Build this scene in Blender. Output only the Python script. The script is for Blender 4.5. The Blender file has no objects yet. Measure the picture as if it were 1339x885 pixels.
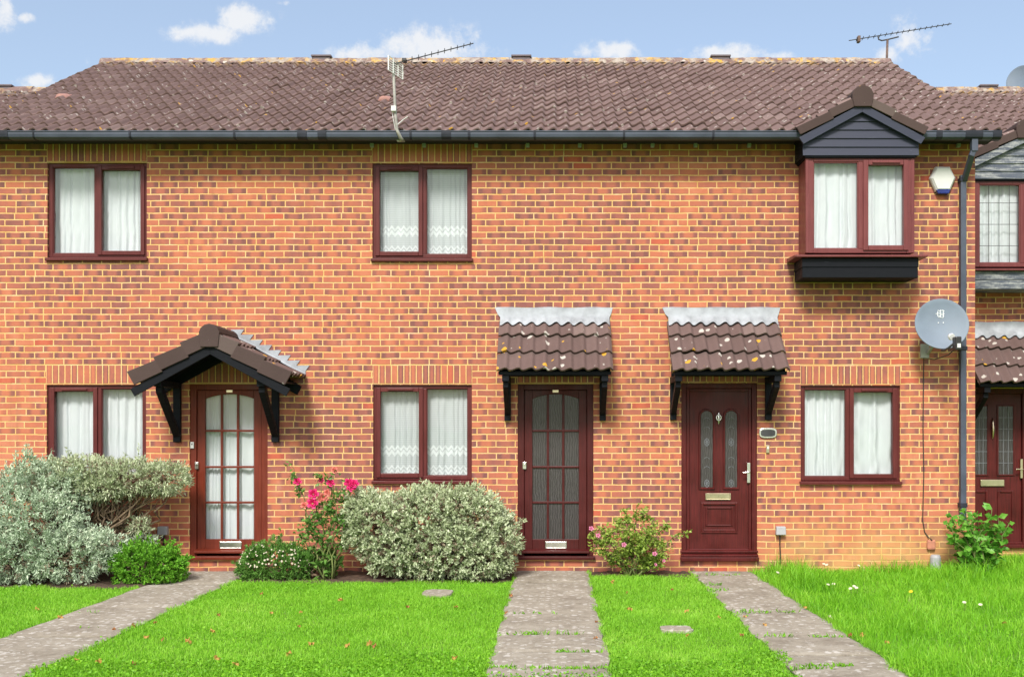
import bpy, math, random
import numpy as np
from mathutils import Vector, Matrix

random.seed(7)
rng = np.random.default_rng(11)
sc = bpy.context.scene
COL = sc.collection
PI = math.pi

# ------------------------------------------------------------------ camera model
D, F, VX, HY, EYE = 13.0, 1430.0, 726.0, 560.0, 1.709
def S(Y=0.0): return F / (D + Y)
def X(px, Y=0.0): return (px - VX) / S(Y)
def Z(py, Y=0.0): return EYE - (py - HY) / S(Y)
def P(px, py, Y=0.0): return Vector((X(px, Y), Y, Z(py, Y)))
def G(px, py):
    d = EYE * F / (py - HY)
    return Vector(((px - VX) * d / F, d - D, 0.0))

# ------------------------------------------------------------------ node helpers
class NT:
    def __init__(s, tree):
        s.t = tree; s.n = tree.nodes; s.l = tree.links
    def new(s, typ, **kw):
        n = s.n.new(typ)
        for k, v in kw.items(): setattr(n, k, v)
        return n
    def put(s, sock, v):
        if v is None: return
        if isinstance(v, bpy.types.NodeSocket): s.l.new(v, sock)
        else:
            if hasattr(sock, 'default_value'):
                dv = sock.default_value
                if hasattr(dv, '__len__') and len(dv) == 4 and len(v) == 3: v = (*v, 1)
                sock.default_value = v
    def m(s, op, a, b=None, c=None, clamp=False):
        n = s.new('ShaderNodeMath', operation=op, use_clamp=clamp)
        s.put(n.inputs[0], a); s.put(n.inputs[1], b); s.put(n.inputs[2], c)
        return n.outputs[0]
    def mr(s, v, a, b, c=0.0, d=1.0, smooth=True):
        n = s.new('ShaderNodeMapRange', interpolation_type='SMOOTHSTEP' if smooth else 'LINEAR')
        for i, q in enumerate((v, a, b, c, d)): s.put(n.inputs[i], q)
        return n.outputs[0]
    def mix(s, f, a, b, mode='MIX'):
        n = s.new('ShaderNodeMix', data_type='RGBA', blend_type=mode)
        s.put(n.inputs[0], f); s.put(n.inputs[6], a); s.put(n.inputs[7], b)
        return n.outputs[2]
    def noise(s, vec, scale, detail=3, rough=.55, out=0):
        n = s.new('ShaderNodeTexNoise')
        if vec is not None: s.l.new(vec, n.inputs['Vector'])
        n.inputs['Scale'].default_value = scale; n.inputs['Detail'].default_value = detail
        n.inputs['Roughness'].default_value = rough
        return n.outputs[out]
    def white(s, vec):
        n = s.new('ShaderNodeTexWhiteNoise', noise_dimensions='3D'); s.l.new(vec, n.inputs['Vector'])
        return n.outputs['Value'], n.outputs['Color']
    def xyz(s, x=0, y=0, z=0):
        n = s.new('ShaderNodeCombineXYZ')
        s.put(n.inputs[0], x); s.put(n.inputs[1], y); s.put(n.inputs[2], z)
        return n.outputs[0]
    def sep(s, v):
        n = s.new('ShaderNodeSeparateXYZ'); s.l.new(v, n.inputs[0]); return n.outputs
    def ramp(s, f, stops, interp='LINEAR'):
        n = s.new('ShaderNodeValToRGB'); cr = n.color_ramp; cr.interpolation = interp
        while len(cr.elements) < len(stops): cr.elements.new(.5)
        for e, (p, c) in zip(cr.elements, stops): e.position = p; e.color = (*c, 1)
        s.put(n.inputs[0], f); return n.outputs[0]
    def bump(s, h, strength=.4, dist=.005, normal=None):
        n = s.new('ShaderNodeBump'); s.put(n.inputs['Height'], h)
        n.inputs['Strength'].default_value = strength; n.inputs['Distance'].default_value = dist
        if normal is not None: s.l.new(normal, n.inputs['Normal'])
        return n.outputs[0]

def mat(name):
    m = bpy.data.materials.new(name); m.use_nodes = True
    t = NT(m.node_tree); t.n.clear()
    t.out = t.new('ShaderNodeOutputMaterial')
    t.bs = t.new('ShaderNodeBsdfPrincipled'); t.l.new(t.bs.outputs[0], t.out.inputs[0])
    t.tc = t.new('ShaderNodeTexCoord')
    return m, t
def pset(t, **kw):
    names = dict(color='Base Color', rough='Roughness', metal='Metallic', normal='Normal', spec='Specular IOR Level', coat='Coat Weight')
    for k, v in kw.items(): t.put(t.bs.inputs[names[k]], v)

def simple(name, color, rough=.5, var=.25, scale=6, bump=0, metal=0, spec=.5, bscale=60):
    m, t = mat(name)
    o = t.tc.outputs['Object']
    n = t.noise(o, scale, 5, .6)
    dark = tuple(c * (1 - var) for c in color); light = tuple(min(1, c * (1 + var)) for c in color)
    pset(t, color=t.ramp(n, [(.3, dark), (.7, light)]), rough=t.mr(n, .2, .8, rough * .85, min(1, rough * 1.15)), metal=metal, spec=spec)
    if bump: pset(t, normal=t.bump(t.noise(o, bscale, 4), bump, .004))
    return m

def brick_mat(name, bw=.2286, bh=.075, z0=2.24, soldier=False, x0=0.0, seed=0.0):
    m, t = mat(name)
    o = t.tc.outputs['Object']
    x, y, z = t.sep(o)
    g = t.new('ShaderNodeNewGeometry')
    nx = t.sep(g.outputs['True Normal'])[0]
    side = t.m('GREATER_THAN', t.m('ABSOLUTE', nx), .5)
    u = t.m('ADD', t.m('MULTIPLY', x, t.m('SUBTRACT', 1, side)), t.m('MULTIPLY', y, side))
    wob = t.noise(o, 38, 2); wob2 = t.noise(o, 3.2, 1)
    wn = t.m('MULTIPLY', t.m('SUBTRACT', wob, .5), .007)
    w2 = t.m('MULTIPLY', t.m('SUBTRACT', wob2, .5), .014)
    u = t.m('ADD', u, wn); v = t.m('ADD', t.m('ADD', z, wn), w2)
    rowf = t.m('DIVIDE', t.m('SUBTRACT', v, z0), bh)
    row = t.m('FLOOR', rowf); fv = t.m('FRACT', t.m('ADD', rowf, 100.0))
    if soldier:
        uu = t.m('DIVIDE', t.m('SUBTRACT', u, x0), bw)
    else:
        par = t.m('FLOORED_MODULO', row, 2.0)
        rs = t.white(t.xyz(row, 3.3, seed))[0]
        uu = t.m('ADD', t.m('DIVIDE', u, bw), t.m('ADD', t.m('MULTIPLY', par, .5), t.m('MULTIPLY', rs, .12)))
    col = t.m('FLOOR', uu); fu = t.m('SUBTRACT', uu, col)
    r1, rc = t.white(t.xyz(col, row, seed + .5))
    r2, r3, r4 = t.sep(rc)
    # header bricks appear now and then: half bricks share a joint in the middle
    hdr = t.m('LESS_THAN', r4, .04 if not soldier else -1)
    fu2 = t.m('FRACT', t.m('MULTIPLY', fu, t.m('ADD', 1, hdr)))
    bwe = t.m('DIVIDE', bw, t.m('ADD', 1, hdr))
    du = t.m('MULTIPLY', t.m('MINIMUM', fu2, t.m('SUBTRACT', 1, fu2)), bwe)
    dv = t.m('MULTIPLY', t.m('MINIMUM', fv, t.m('SUBTRACT', 1, fv)), bh)
    d = t.m('MINIMUM', du, dv)
    brick = t.mr(d, .0046, .0088)
    # colour of one brick: random tone + big drifts + kiln bands
    big = t.noise(o, .42, 3, .6); mid = t.noise(o, 9, 3, .6); fine = t.noise(o, 70, 3, .7)
    band = t.m('ABSOLUTE', t.m('SUBTRACT', fu, .5))
    ends = t.m('MULTIPLY', t.mr(t.m('ADD', band, t.m('MULTIPLY', t.m('SUBTRACT', mid, .5), .25)), .14, .36), t.mr(r3, .2, .7))
    tone = t.m('ADD', t.m('ADD', .0, t.m('MULTIPLY', r1, .42)), t.m('MULTIPLY', t.mr(big, .32, .68, 0, 1, False), .50))
    tone = t.m('ADD', tone, t.m('MULTIPLY', t.m('SUBTRACT', mid, .5), .55))
    tone = t.m('SUBTRACT', tone, t.m('MULTIPLY', ends, .40), clamp=True)
    bc = t.ramp(tone, [(0.0, (.195, .081, .075)), (.2, (.270, .099, .083)), (.40, (.372, .124, .086)), (.62, (.46, .150, .086)), (1.0, (.53, .213, .128))])
    bc = t.mix(t.m('MULTIPLY', t.mr(r2, .985, .99), .5), bc, (.44, .065, .040))
    bc = t.mix(t.m('MULTIPLY', t.mr(fine, .55, .8), .35), bc, (.50, .27, .17))
    bc = t.mix(t.m('MULTIPLY', t.mr(fine, .42, .2), .5), bc, (.13, .05, .04))
    mc = t.ramp(t.noise(o, 5, 4, .6), [(.3, (.58, .325, .105)), (.5, (.66, .415, .170)), (.75, (.69, .49, .30))])
    c = t.mix(brick, mc, bc)
    # sandy wash low on the wall, worst by the right-hand corner; faint whitish bloom elsewhere
    st = t.m('MULTIPLY', t.mr(z, .75, .15), t.mr(x, 2.0, 3.1))
    st = t.m('MULTIPLY', st, t.mr(t.noise(o, 2.2, 3), .22, .5))
    c = t.mix(t.m('MULTIPLY', st, .52), c, (.60, .38, .14))
    bl = t.mr(t.noise(o, 1.7, 5, .7), .60, .78)
    c = t.mix(t.m('MULTIPLY', bl, .22), c, (.55, .42, .33))
    run = t.noise(t.xyz(t.m('MULTIPLY', u, 5.5), 2.0, t.m('MULTIPLY', z, .35)), 1.0, 4, .6)
    c = t.mix(t.m('MULTIPLY', t.mr(run, .56, .74), .28), c, (.20, .105, .075))
    h = t.m('ADD', t.m('MULTIPLY', brick, .8), t.m('MULTIPLY', fine, .35))
    pset(t, color=c, rough=.92, spec=.2, normal=t.bump(h, .65, .007))
    return m

def tile_mat(name, spots=.66, ylw=.2, ridge_z=None, dark=1.0, vsc=9.5, wamp=.75):
    m, t = mat(name)
    o = t.tc.outputs['Object']
    uv = t.new('ShaderNodeUVMap').outputs[0]
    u, v, _ = t.sep(uv)
    r1, rc = t.white(t.xyz(t.m('FLOOR', u), t.m('FLOOR', v), 1.7))
    r2, r3, r4 = t.sep(rc)
    n1 = t.noise(o, 2.0, 4, .6); n2 = t.noise(o, 45, 4, .7)
    tone = t.m('ADD', t.m('MULTIPLY', r1, .26), t.m('ADD', t.m('MULTIPLY', n1, .40), t.m('MULTIPLY', n2, .3)))
    k = dark
    c = t.ramp(tone, [(.15, (.118 * k, .075 * k, .068 * k)), (.5, (.160 * k, .104 * k, .096 * k)), (.85, (.215 * k, .145 * k, .134 * k))])
    # weathered paler tiles, and each tile darker, unevenly, towards the lap above
    c = t.mix(t.m('MULTIPLY', t.mr(r2, .9, .97), .10), c, (.40, .33, .30))
    fv = t.m('FRACT', v)
    c = t.mix(t.m('MULTIPLY', t.mr(t.m('ADD', fv, t.m('MULTIPLY', n2, .5)), .95, 1.35), .45), c, (.06, .05, .04))
    vo = t.new('ShaderNodeTexVoronoi'); t.l.new(o, vo.inputs['Vector']); vo.inputs['Scale'].default_value = vsc
    wob = t.m('MULTIPLY', t.m('SUBTRACT', t.noise(o, 30, 3), .5), .45)
    vd = t.m('ADD', vo.outputs['Distance'], wob)
    vr, vg, vb = t.sep(vo.outputs['Color'])
    sz = t.m('MULTIPLY', t.mr(vr, spots, 1.0), .36)
    white = t.m('MULTIPLY', t.mr(t.m('SUBTRACT', vd, sz), .03, -.05), t.m('GREATER_THAN', vg, ylw))
    yel = t.m('MULTIPLY', t.m('LESS_THAN', vd, t.m('MULTIPLY', sz, 1.15)), t.m('LESS_THAN', vg, ylw))
    c = t.mix(t.m('MULTIPLY', white, wamp), c, (.56, .53, .48))
    c = t.mix(t.m('MULTIPLY', yel, .9), c, (.55, .30, .03))
    if ridge_z:
        z = t.sep(o)[2]
        f = t.m('MULTIPLY', t.mr(z, ridge_z - .30, ridge_z - .0), t.mr(t.noise(o, 5.5, 5, .7), .42, .58))
        c = t.mix(t.m('MULTIPLY', f, .75), c, t.ramp(t.noise(o, 7, 3), [(.35, (.44, .40, .35)), (.50, (.36, .31, .25)), (.60, (.62, .36, .04)), (.70, (.40, .34, .27))]))
    pset(t, color=c, rough=.85, spec=.25, normal=t.bump(t.noise(o, 90, 3), .3, .004))
    return m

def wood_mat(name, a, b, rough=.35, axis='z', coat=.0):
    m, t = mat(name)
    o = t.tc.outputs['Object']
    x, y, z = t.sep(o)
    v = t.xyz(t.m('MULTIPLY', x, 70), t.m('MULTIPLY', y, 70), t.m('MULTIPLY', z, 3.5)) if axis == 'z' else t.xyz(t.m('MULTIPLY', x, 3.5), t.m('MULTIPLY', y, 70), t.m('MULTIPLY', z, 70))
    n = t.noise(v, 1.0, 4, .65); n2 = t.noise(o, 4, 3)
    c = t.ramp(t.m('ADD', t.m('MULTIPLY', n, .7), t.m('MULTIPLY', n2, .3)), [(.3, a), (.7, b)])
    pset(t, color=c, rough=t.mr(n2, .3, .7, rough * .8, rough * 1.25), normal=t.bump(n, .12, .002), coat=coat, spec=.28)
    return m

def weather_mat(name, base, worn, lo=.55, hi=.75, rough=.55, spec=.25):
    """painted outdoor timber: paint with streaks rubbed down to grey wood"""
    m, t = mat(name)
    o = t.tc.outputs['Object']
    x, y, z = t.sep(o)
    v = t.xyz(t.m('MULTIPLY', x, 2.5), t.m('MULTIPLY', y, 6), t.m('MULTIPLY', z, 26))
    n = t.noise(v, 1.6, 5, .65); n2 = t.noise(o, 40, 3, .7)
    f = t.mr(t.m('ADD', t.m('MULTIPLY', n, .8), t.m('MULTIPLY', n2, .2)), lo, hi)
    pset(t, color=t.mix(f, base, worn), rough=t.mr(n, .3, .7, rough * .8, rough * 1.2), normal=t.bump(n, .25, .004), spec=spec)
    return m

def leaf_mat(name, stops, rough=.55, trans=.3, tcol=None, patch=1.3, patchw=.35):
    m, t = mat(name)
    g = t.new('ShaderNodeNewGeometry')
    n = t.noise(t.tc.outputs['Object'], patch, 3)
    f = t.m('ADD', t.m('MULTIPLY', g.outputs['Random Per Island'], 1 - patchw), t.m('MULTIPLY', t.mr(n, .3, .7, 0, 1, False), patchw))
    c = t.ramp(f, stops)
    pset(t, color=c, rough=rough, spec=.3)
    tr = t.new('ShaderNodeBsdfTranslucent'); t.l.new(t.mix(.5, c, tcol or stops[-1][1]), tr.inputs[0])
    mx = t.new('ShaderNodeMixShader'); mx.inputs[0].default_value = trans
    t.l.new(t.bs.outputs[0], mx.inputs[1]); t.l.new(tr.outputs[0], mx.inputs[2]); t.l.new(mx.outputs[0], t.out.inputs[0])
    return m

def glass_mat(name, tint=(.96, .98, .98), refl=1.0):
    m, t = mat(name); t.n.remove(t.bs)
    tr = t.new('ShaderNodeBsdfTransparent'); tr.inputs[0].default_value = (*tint, 1)
    gl = t.new('ShaderNodeBsdfGlossy'); gl.inputs['Roughness'].default_value = .02
    t.l.new(t.bump(t.noise(t.tc.outputs['Object'], 2.5, 1), .05, .02), gl.inputs['Normal'])
    gg = t.new('ShaderNodeNewGeometry'); fr = t.new('ShaderNodeFresnel'); t.l.new(t.m('SUBTRACT', 1.52, t.m('MULTIPLY', gg.outputs['Backfacing'], 1.52 - 1 / 1.52)), fr.inputs[0])
    mx = t.new('ShaderNodeMixShader')
    t.l.new(t.m('MULTIPLY', fr.outputs[0], refl, clamp=True), mx.inputs[0])
    t.l.new(tr.outputs[0], mx.inputs[1]); t.l.new(gl.outputs[0], mx.inputs[2]); t.l.new(mx.outputs[0], t.out.inputs[0])
    return m

def obscure_mat(name):
    """dark rippled privacy glass"""
    m, t = mat(name)
    o = t.tc.outputs['Object']; x, y, z = t.sep(o)
    v = t.xyz(t.m('MULTIPLY', x, 60), 0, t.m('MULTIPLY', z, 11))
    n = t.noise(v, 1.0, 3, .6)
    w = t.new('ShaderNodeTexWave', wave_type='BANDS', bands_direction='X'); t.l.new(o, w.inputs[0])
    w.inputs['Scale'].default_value = 11; w.inputs['Distortion'].default_value = 6; w.inputs['Detail'].default_value = 2; w.inputs['Detail Scale'].default_value = .8
    f = t.m('ADD', t.m('MULTIPLY', n, .7), t.m('MULTIPLY', w.outputs['Fac'], .3))
    pset(t, color=t.ramp(f, [(.25, (.034, .030, .031)), (.5, (.052, .047, .048)), (.75, (.076, .070, .071))]), rough=.18, normal=t.bump(f, .28, .01), spec=.4)
    return m

def curtain_mat(name, lace=False):
    m, t = mat(name)
    o = t.tc.outputs['Object']; x, y, z = t.sep(o)
    c = t.mix(t.noise(o, 4, 3), (.64, .675, .71), (.74, .765, .79))
    if lace:
        uv = t.new('ShaderNodeUVMap').outputs[0]; u, v, _ = t.sep(uv)     # u across cloth, v height from the hem (m)
        lines = t.m('MULTIPLY', t.m('GREATER_THAN', t.m('FRACT', t.m('MULTIPLY', v, 38)), .5), .25)
        zz = t.m('ABSOLUTE', t.m('SUBTRACT', t.m('FRACT', t.m('MULTIPLY', u, 14)), .5))
        def band(lo, hi):
            e = t.m('MULTIPLY', zz, .09)
            return t.m('MULTIPLY', t.m('GREATER_THAN', t.m('ADD', v, e), lo), t.m('LESS_THAN', t.m('ADD', v, e), hi))
        b = t.m('MAXIMUM', t.m('MAXIMUM', band(.30, .345), band(.365, .40)), t.m('MAXIMUM', band(.02, .055), t.m('MAXIMUM', band(.08, .11), band(.135, .16))))
        f = t.m('MAXIMUM', t.m('ADD', lines, .12), b, clamp=True)
        c = t.mix(f, (.47, .50, .52), (.74, .77, .79))
    pset(t, color=c, rough=.9, spec=.1)
    tr = t.new('ShaderNodeBsdfTranslucent'); t.put(tr.inputs[0], (.8, .82, .82))
    mx = t.new('ShaderNodeMixShader'); mx.inputs[0].default_value = .15
    t.l.new(t.bs.outputs[0], mx.inputs[1]); t.l.new(tr.outputs[0], mx.inputs[2]); t.l.new(mx.outputs[0], t.out.inputs[0])
    return m

def concrete_mat(name):
    m, t = mat(name)
    o = t.tc.outputs['Object']
    n = t.noise(o, 2.2, 5, .6); n2 = t.noise(o, 60, 4, .75); n3 = t.noise(o, 14, 4, .65)
    f = t.m('ADD', t.m('MULTIPLY', n, .5), t.m('MULTIPLY', n3, .5))
    c = t.ramp(f, [(.3, (.18, .150, .116)), (.5, (.295, .260, .210)), (.7, (.40, .36, .30))])
    c = t.mix(t.m('MULTIPLY', t.mr(n2, .55, .75), .5), c, (.46, .43, .39))
    c = t.mix(t.m('MULTIPLY', t.mr(n2, .42, .25), .6), c, (.10, .085, .07))
    vo = t.new('ShaderNodeTexVoronoi'); t.l.new(o, vo.inputs['Vector']); vo.inputs['Scale'].default_value = 17
    vd = t.m('ADD', vo.outputs['Distance'], t.m('MULTIPLY', t.m('SUBTRACT', t.noise(o, 34, 5, .7), .5), 1.5))
    vr = t.sep(vo.outputs['Color'])[0]
    sp = t.m('MULTIPLY', t.m('LESS_THAN', vd, t.m('MULTIPLY', t.mr(vr, .12, 1), .46)), t.mr(n, .34, .48))
    c = t.mix(t.m('MULTIPLY', sp, .55), c, (.60, .57, .53))
    pset(t, color=c, rough=.95, spec=.15, normal=t.bump(t.m('ADD', n2, n3), .45, .008))
    return m

M = {}
M['brick'] = brick_mat('brick')
M['mauve_tile'] = tile_mat('mauve_tile', .62, .06, ridge_z=7.40, vsc=15, wamp=.5)
M['canopy_tile'] = tile_mat('canopy_tile', .38, .30, dark=.78, vsc=10.5)
M['verge_tile'] = tile_mat('verge_tile', .955, .1, dark=.40)
M['ridge_tile'] = tile_mat('ridge_tile', .25, .45, ridge_z=7.2, dark=1.1)
M['mahogany'] = wood_mat('mahogany', (.064, .010, .0095), (.125, .022, .021), .45)
M['mahogany_bay'] = wood_mat('mahogany_bay', (.115, .026, .028), (.185, .050, .050), .4)
M['door_red'] = wood_mat('door_red', (.095, .013, .006), (.19, .032, .014), .45)
M['door_dark'] = wood_mat('door_dark', (.036, .0045, .0045), (.085, .010, .009), .45)
M['door_upvc'] = wood_mat('door_upvc', (.032, .0035, .0032), (.115, .012, .011), .45)
M['black_wood'] = weather_mat('black_wood', (.0055, .0065, .010), (.07, .08, .10), .60, .84, .6, .15)
M['slate_clad'] = weather_mat('slate_clad', (.035, .039, .064), (.13, .14, .18), .58, .85, .5)
M['worn_clad'] = weather_mat('worn_clad', (.075, .088, .12), (.36, .37, .37), .42, .66, .7)
M['gutter_grey'] = simple('gutter_grey', (.058, .068, .098), .5, .25, 3, spec=.35)
M['gutter_dark'] = simple('gutter_dark', (.020, .022, .034), .5, .3, 6, spec=.3)
M['fascia'] = simple('fascia', (.012, .014, .021), .5, .3, 4)
M['soffit'] = simple('soffit', (.010, .009, .010), .8, .3, 4)
M['lead'] = simple('lead', (.30, .32, .35), .7, .3, 5, bump=.2, bscale=14)
M['glass'] = glass_mat('glass', refl=1.5)
M['obscure'] = obscure_mat('obscure')
M['curtain'] = curtain_mat('curtain')
M['lace'] = curtain_mat('lace', True)
M['room'] = simple('room', (.10, .09, .08), .9, .1)
M['chrome'] = simple('chrome', (.72, .71, .69), .25, .1, 8, metal=1)
M['brass'] = simple('brass', (.62, .54, .38), .3, .12, 8, metal=1)
M['white_plastic'] = simple('white_plastic', (.62, .62, .61), .5, .06, 6)
M['grey_plastic'] = simple('grey_plastic', (.36, .355, .38), .6, .1, 6)
M['came_grey'] = simple('came_grey', (.17, .18, .20), .5, .2, 9)
M['vent_grey'] = simple('vent_grey', (.13, .105, .12), .8, .2, 5)
M['blue_plastic'] = simple('blue_plastic', (.006, .02, .16), .25, .2, 6)
M['dish_grey'] = simple('dish_grey', (.150, .190, .245), .6, .10, 5)
M['dish_mark'] = simple('dish_mark', (.72, .74, .75), .5, .1, 8)
M['dark_metal'] = simple('dark_metal', (.045, .045, .05), .5, .3, 10)
M['galv'] = simple('galv', (.36, .34, .32), .7, .3, 9, spec=.3)
M['rust_metal'] = simple('rust_metal', (.13, .085, .07), .8, .4, 14)
M['black_plastic'] = simple('black_plastic', (.02, .02, .022), .4, .2)
M['terracotta'] = simple('terracotta', (.44, .18, .12), .85, .2, 12, bump=.2)
M['red_vent'] = simple('red_vent', (.36, .19, .165), .8, .2, 9)
M['concrete'] = concrete_mat('concrete')
M['soil'] = simple('soil', (.075, .045, .030), .95, .5, 18, bump=.8, bscale=45)
M['ground'] = simple('ground', (.13, .26, .022), .95, .45, 3.5, bump=.5)
M['pavement'] = simple('pavement', (.10, .10, .10), .95, .2, 20, bump=.4)
M['bark'] = simple('bark', (.19, .135, .085), .9, .45, 14, bump=.5)
M['green_stem'] = simple('green_stem', (.12, .15, .04), .7, .35, 10)
M['grass'] = leaf_mat('grass', [(0, (.15, .36, .022)), (.35, (.215, .49, .030)), (.7, (.285, .58, .045)), (.93, (.39, .64, .09)), (1, (.46, .52, .15))], .5, .35, (.32, .68, .05), .9, .55)
M['long_grass'] = leaf_mat('long_grass', [(0, (.10, .29, .012)), (.4, (.18, .46, .020)), (.75, (.27, .57, .035)), (.95, (.39, .63, .09)), (1, (.50, .52, .22))], .5, .35, (.30, .68, .03), 1.6, .45)
M['weed'] = leaf_mat('weed', [(0, (.09, .27, .012)), (.6, (.18, .44, .018)), (1, (.27, .54, .03))], .5, .3)
M['silver_blue'] = leaf_mat('silver_blue', [(0, (.27, .35, .22)), (.35, (.43, .54, .385)), (.75, (.60, .71, .53)), (1, (.74, .79, .61))], .7, .2, (.40, .48, .34), 2.4, .35)
M['silver_green'] = leaf_mat('silver_green', [(0, (.27, .32, .15)), (.35, (.44, .51, .30)), (.75, (.61, .68, .46)), (1, (.74, .78, .59))], .7, .2, (.40, .47, .28), 2.4, .3)
M['dry_leaf'] = leaf_mat('dry_leaf', [(0, (.13, .095, .065)), (.5, (.26, .20, .14)), (1, (.42, .36, .27))], .8, .2)
M['bright_leaf'] = leaf_mat('bright_leaf', [(0, (.07, .21, .015)), (.5, (.14, .38, .026)), (1, (.26, .52, .06))], .5, .25, None, 3, .3)
M['dark_leaf'] = leaf_mat('dark_leaf', [(0, (.050, .13, .022)), (.5, (.105, .235, .042)), (1, (.19, .36, .08))], .4, .2, None, 3, .3)
M['olive_leaf'] = leaf_mat('olive_leaf', [(0, (.11, .19, .025)), (.5, (.25, .36, .055)), (1, (.42, .50, .11))], .5, .25, None, 4, .3)
M['broad_leaf'] = leaf_mat('broad_leaf', [(0, (.07, .22, .025)), (.5, (.13, .36, .04)), (1, (.24, .50, .08))], .4, .3, None, 5, .3)
M['mound_leaf'] = leaf_mat('mound_leaf', [(0, (.06, .16, .03)), (.5, (.13, .29, .05)), (1, (.24, .43, .10))], .5, .25, None, 3, .3)
M['rose_red'] = leaf_mat('rose_red', [(0, (.50, .008, .10)), (1, (.82, .05, .24))], .5, .2)
M['rose_pink'] = leaf_mat('rose_pink', [(0, (.55, .14, .28)), (1, (.80, .32, .50))], .5, .2)
M['rose_salmon'] = leaf_mat('rose_salmon', [(0, (.62, .12, .10)), (1, (.80, .32, .26))], .5, .2)
M['white_petal'] = leaf_mat('white_petal', [(0, (.64, .52, .40)), (1, (.80, .75, .62))], .6, .2)
M['yellow_petal'] = leaf_mat('yellow_petal', [(0, (.75, .50, .02)), (1, (.85, .65, .04))], .6, .2)
M['orange_leaf'] = leaf_mat('orange_leaf', [(0, (.42, .19, .04)), (.5, (.48, .27, .07)), (1, (.56, .40, .15))], .7, .2)
M['red_leaf'] = leaf_mat('red_leaf', [(0, (.28, .11, .04)), (1, (.38, .18, .06))], .7, .2)

# ------------------------------------------------------------------ mesh helpers
def mark(o, parent):
    if parent is not None:
        o.parent = parent
        o.matrix_parent_inverse = Matrix.Translation(-Vector(parent['_w'])) if '_w' in parent.keys() else Matrix.Identity(4)
    return o
class MB:
    def __init__(s): s.v = []; s.f = []; s.uv = []
    def quadmesh(s, vs, fs):
        b = len(s.v); s.v += [tuple(q) for q in vs]; s.f += [tuple(i + b for i in q) for q in fs]; return s
    def box(s, x0, x1, y0, y1, z0, z1):
        vs = [(x0, y0, z0), (x1, y0, z0), (x1, y1, z0), (x0, y1, z0), (x0, y0, z1), (x1, y0, z1), (x1, y1, z1), (x0, y1, z1)]
        return s.quadmesh(vs, [(0, 3, 2, 1), (4, 5, 6, 7), (0, 1, 5, 4), (1, 2, 6, 5), (2, 3, 7, 6), (3, 0, 4, 7)])
    def bar(s, a, b, w, h, up=(0, 0, 1)):
        """rectangular bar from a to b; w across, h along 'up'"""
        a = Vector(a); b = Vector(b); d = (b - a).normalized(); r = d.cross(Vector(up)).normalized(); u = r.cross(d)
        vs = [p + r * (i * w / 2) + u * (j * h / 2) for p in (a, b) for i, j in ((-1, -1), (1, -1), (1, 1), (-1, 1))]
        return s.quadmesh(vs, [(0, 3, 2, 1), (4, 5, 6, 7), (0, 1, 5, 4), (1, 2, 6, 5), (2, 3, 7, 6), (3, 0, 4, 7)])
    def prism(s, pts, d):
        """closed polygon (list of 3-D points) extruded by vector d"""
        d = Vector(d); n = len(pts); vs = [Vector(p) for p in pts] + [Vector(p) + d for p in pts]
        return s.quadmesh(vs, [tuple(range(n)), tuple(reversed(range(n, 2 * n)))] + [(i, n + i, n + (i + 1) % n, (i + 1) % n) for i in range(n)])
    def tube(s, pts, r, n=8, cap=True):
        pts = [Vector(p) for p in pts]; rs = r if hasattr(r, '__len__') else [r] * len(pts)
        b = len(s.v); ref = None
        for i, p in enumerate(pts):
            d = (pts[min(i + 1, len(pts) - 1)] - pts[max(i - 1, 0)]).normalized()
            if ref is None: ref = Vector((0, 0, 1)) if abs(d.z) < .9 else Vector((1, 0, 0))
            a = d.cross(ref).normalized(); c = a.cross(d); ref = c
            for k in range(n):
                q = 2 * PI * k / n; s.v.append(tuple(p + (a * math.cos(q) + c * math.sin(q)) * rs[i]))
        for i in range(len(pts) - 1):
            for k in range(n):
                s.f.append((b + i * n + k, b + i * n + (k + 1) % n, b + (i + 1) * n + (k + 1) % n, b + (i + 1) * n + k))
        if cap:
            s.f.append(tuple(b + k for k in reversed(range(n)))); e = b + (len(pts) - 1) * n
            s.f.append(tuple(e + k for k in range(n)))
        return s
    def lathe(s, prof, c, axis=(0, 0, 1), n=24):
        """profile (radius, height) turned about axis through c"""
        c = Vector(c); q = Vector((0, 0, 1)).rotation_difference(Vector(axis))
        b = len(s.v)
        for r, h in prof:
            for k in range(n):
                a = 2 * PI * k / n; s.v.append(tuple(c + q @ Vector((r * math.cos(a), r * math.sin(a), h))))
        for i in range(len(prof) - 1):
            for k in range(n):
                s.f.append((b + i * n + k, b + i * n + (k + 1) % n, b + (i + 1) * n + (k + 1) % n, b + (i + 1) * n + k))
        return s
    def ring(s, x0, x1, z0, z1, w, y0, y1, wb=None, wt=None):
        wb = w if wb is None else wb; wt = w if wt is None else wt
        s.box(x0, x0 + w, y0, y1, z0, z1); s.box(x1 - w, x1, y0, y1, z0, z1)
        s.box(x0 + w, x1 - w, y0 + .0008, y1, z1 - wt, z1); s.box(x0 + w, x1 - w, y0 + .0008, y1, z0, z0 + wb)
        return s
    def build(s, name, m, parent=None, smooth=False, bevel=0.0, uv=None):
        me = bpy.data.meshes.new(name); me.from_pydata(s.v, [], s.f); me.update()
        if smooth: me.polygons.foreach_set('use_smooth', [True] * len(me.polygons))
        me.materials.append(m)
        if uv is not None:
            L = me.uv_layers.new(name='UVMap'); li = np.empty(len(me.loops), np.int32); me.loops.foreach_get('vertex_index', li)
            L.data.foreach_set('uv', np.asarray(uv, np.float32)[li].ravel())
        o = bpy.data.objects.new(name, me); COL.objects.link(o)
        if bevel:
            b = o.modifiers.new('edge', 'BEVEL'); b.width = bevel; b.segments = 2; b.limit_method = 'ANGLE'
        return mark(o, parent)

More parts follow.
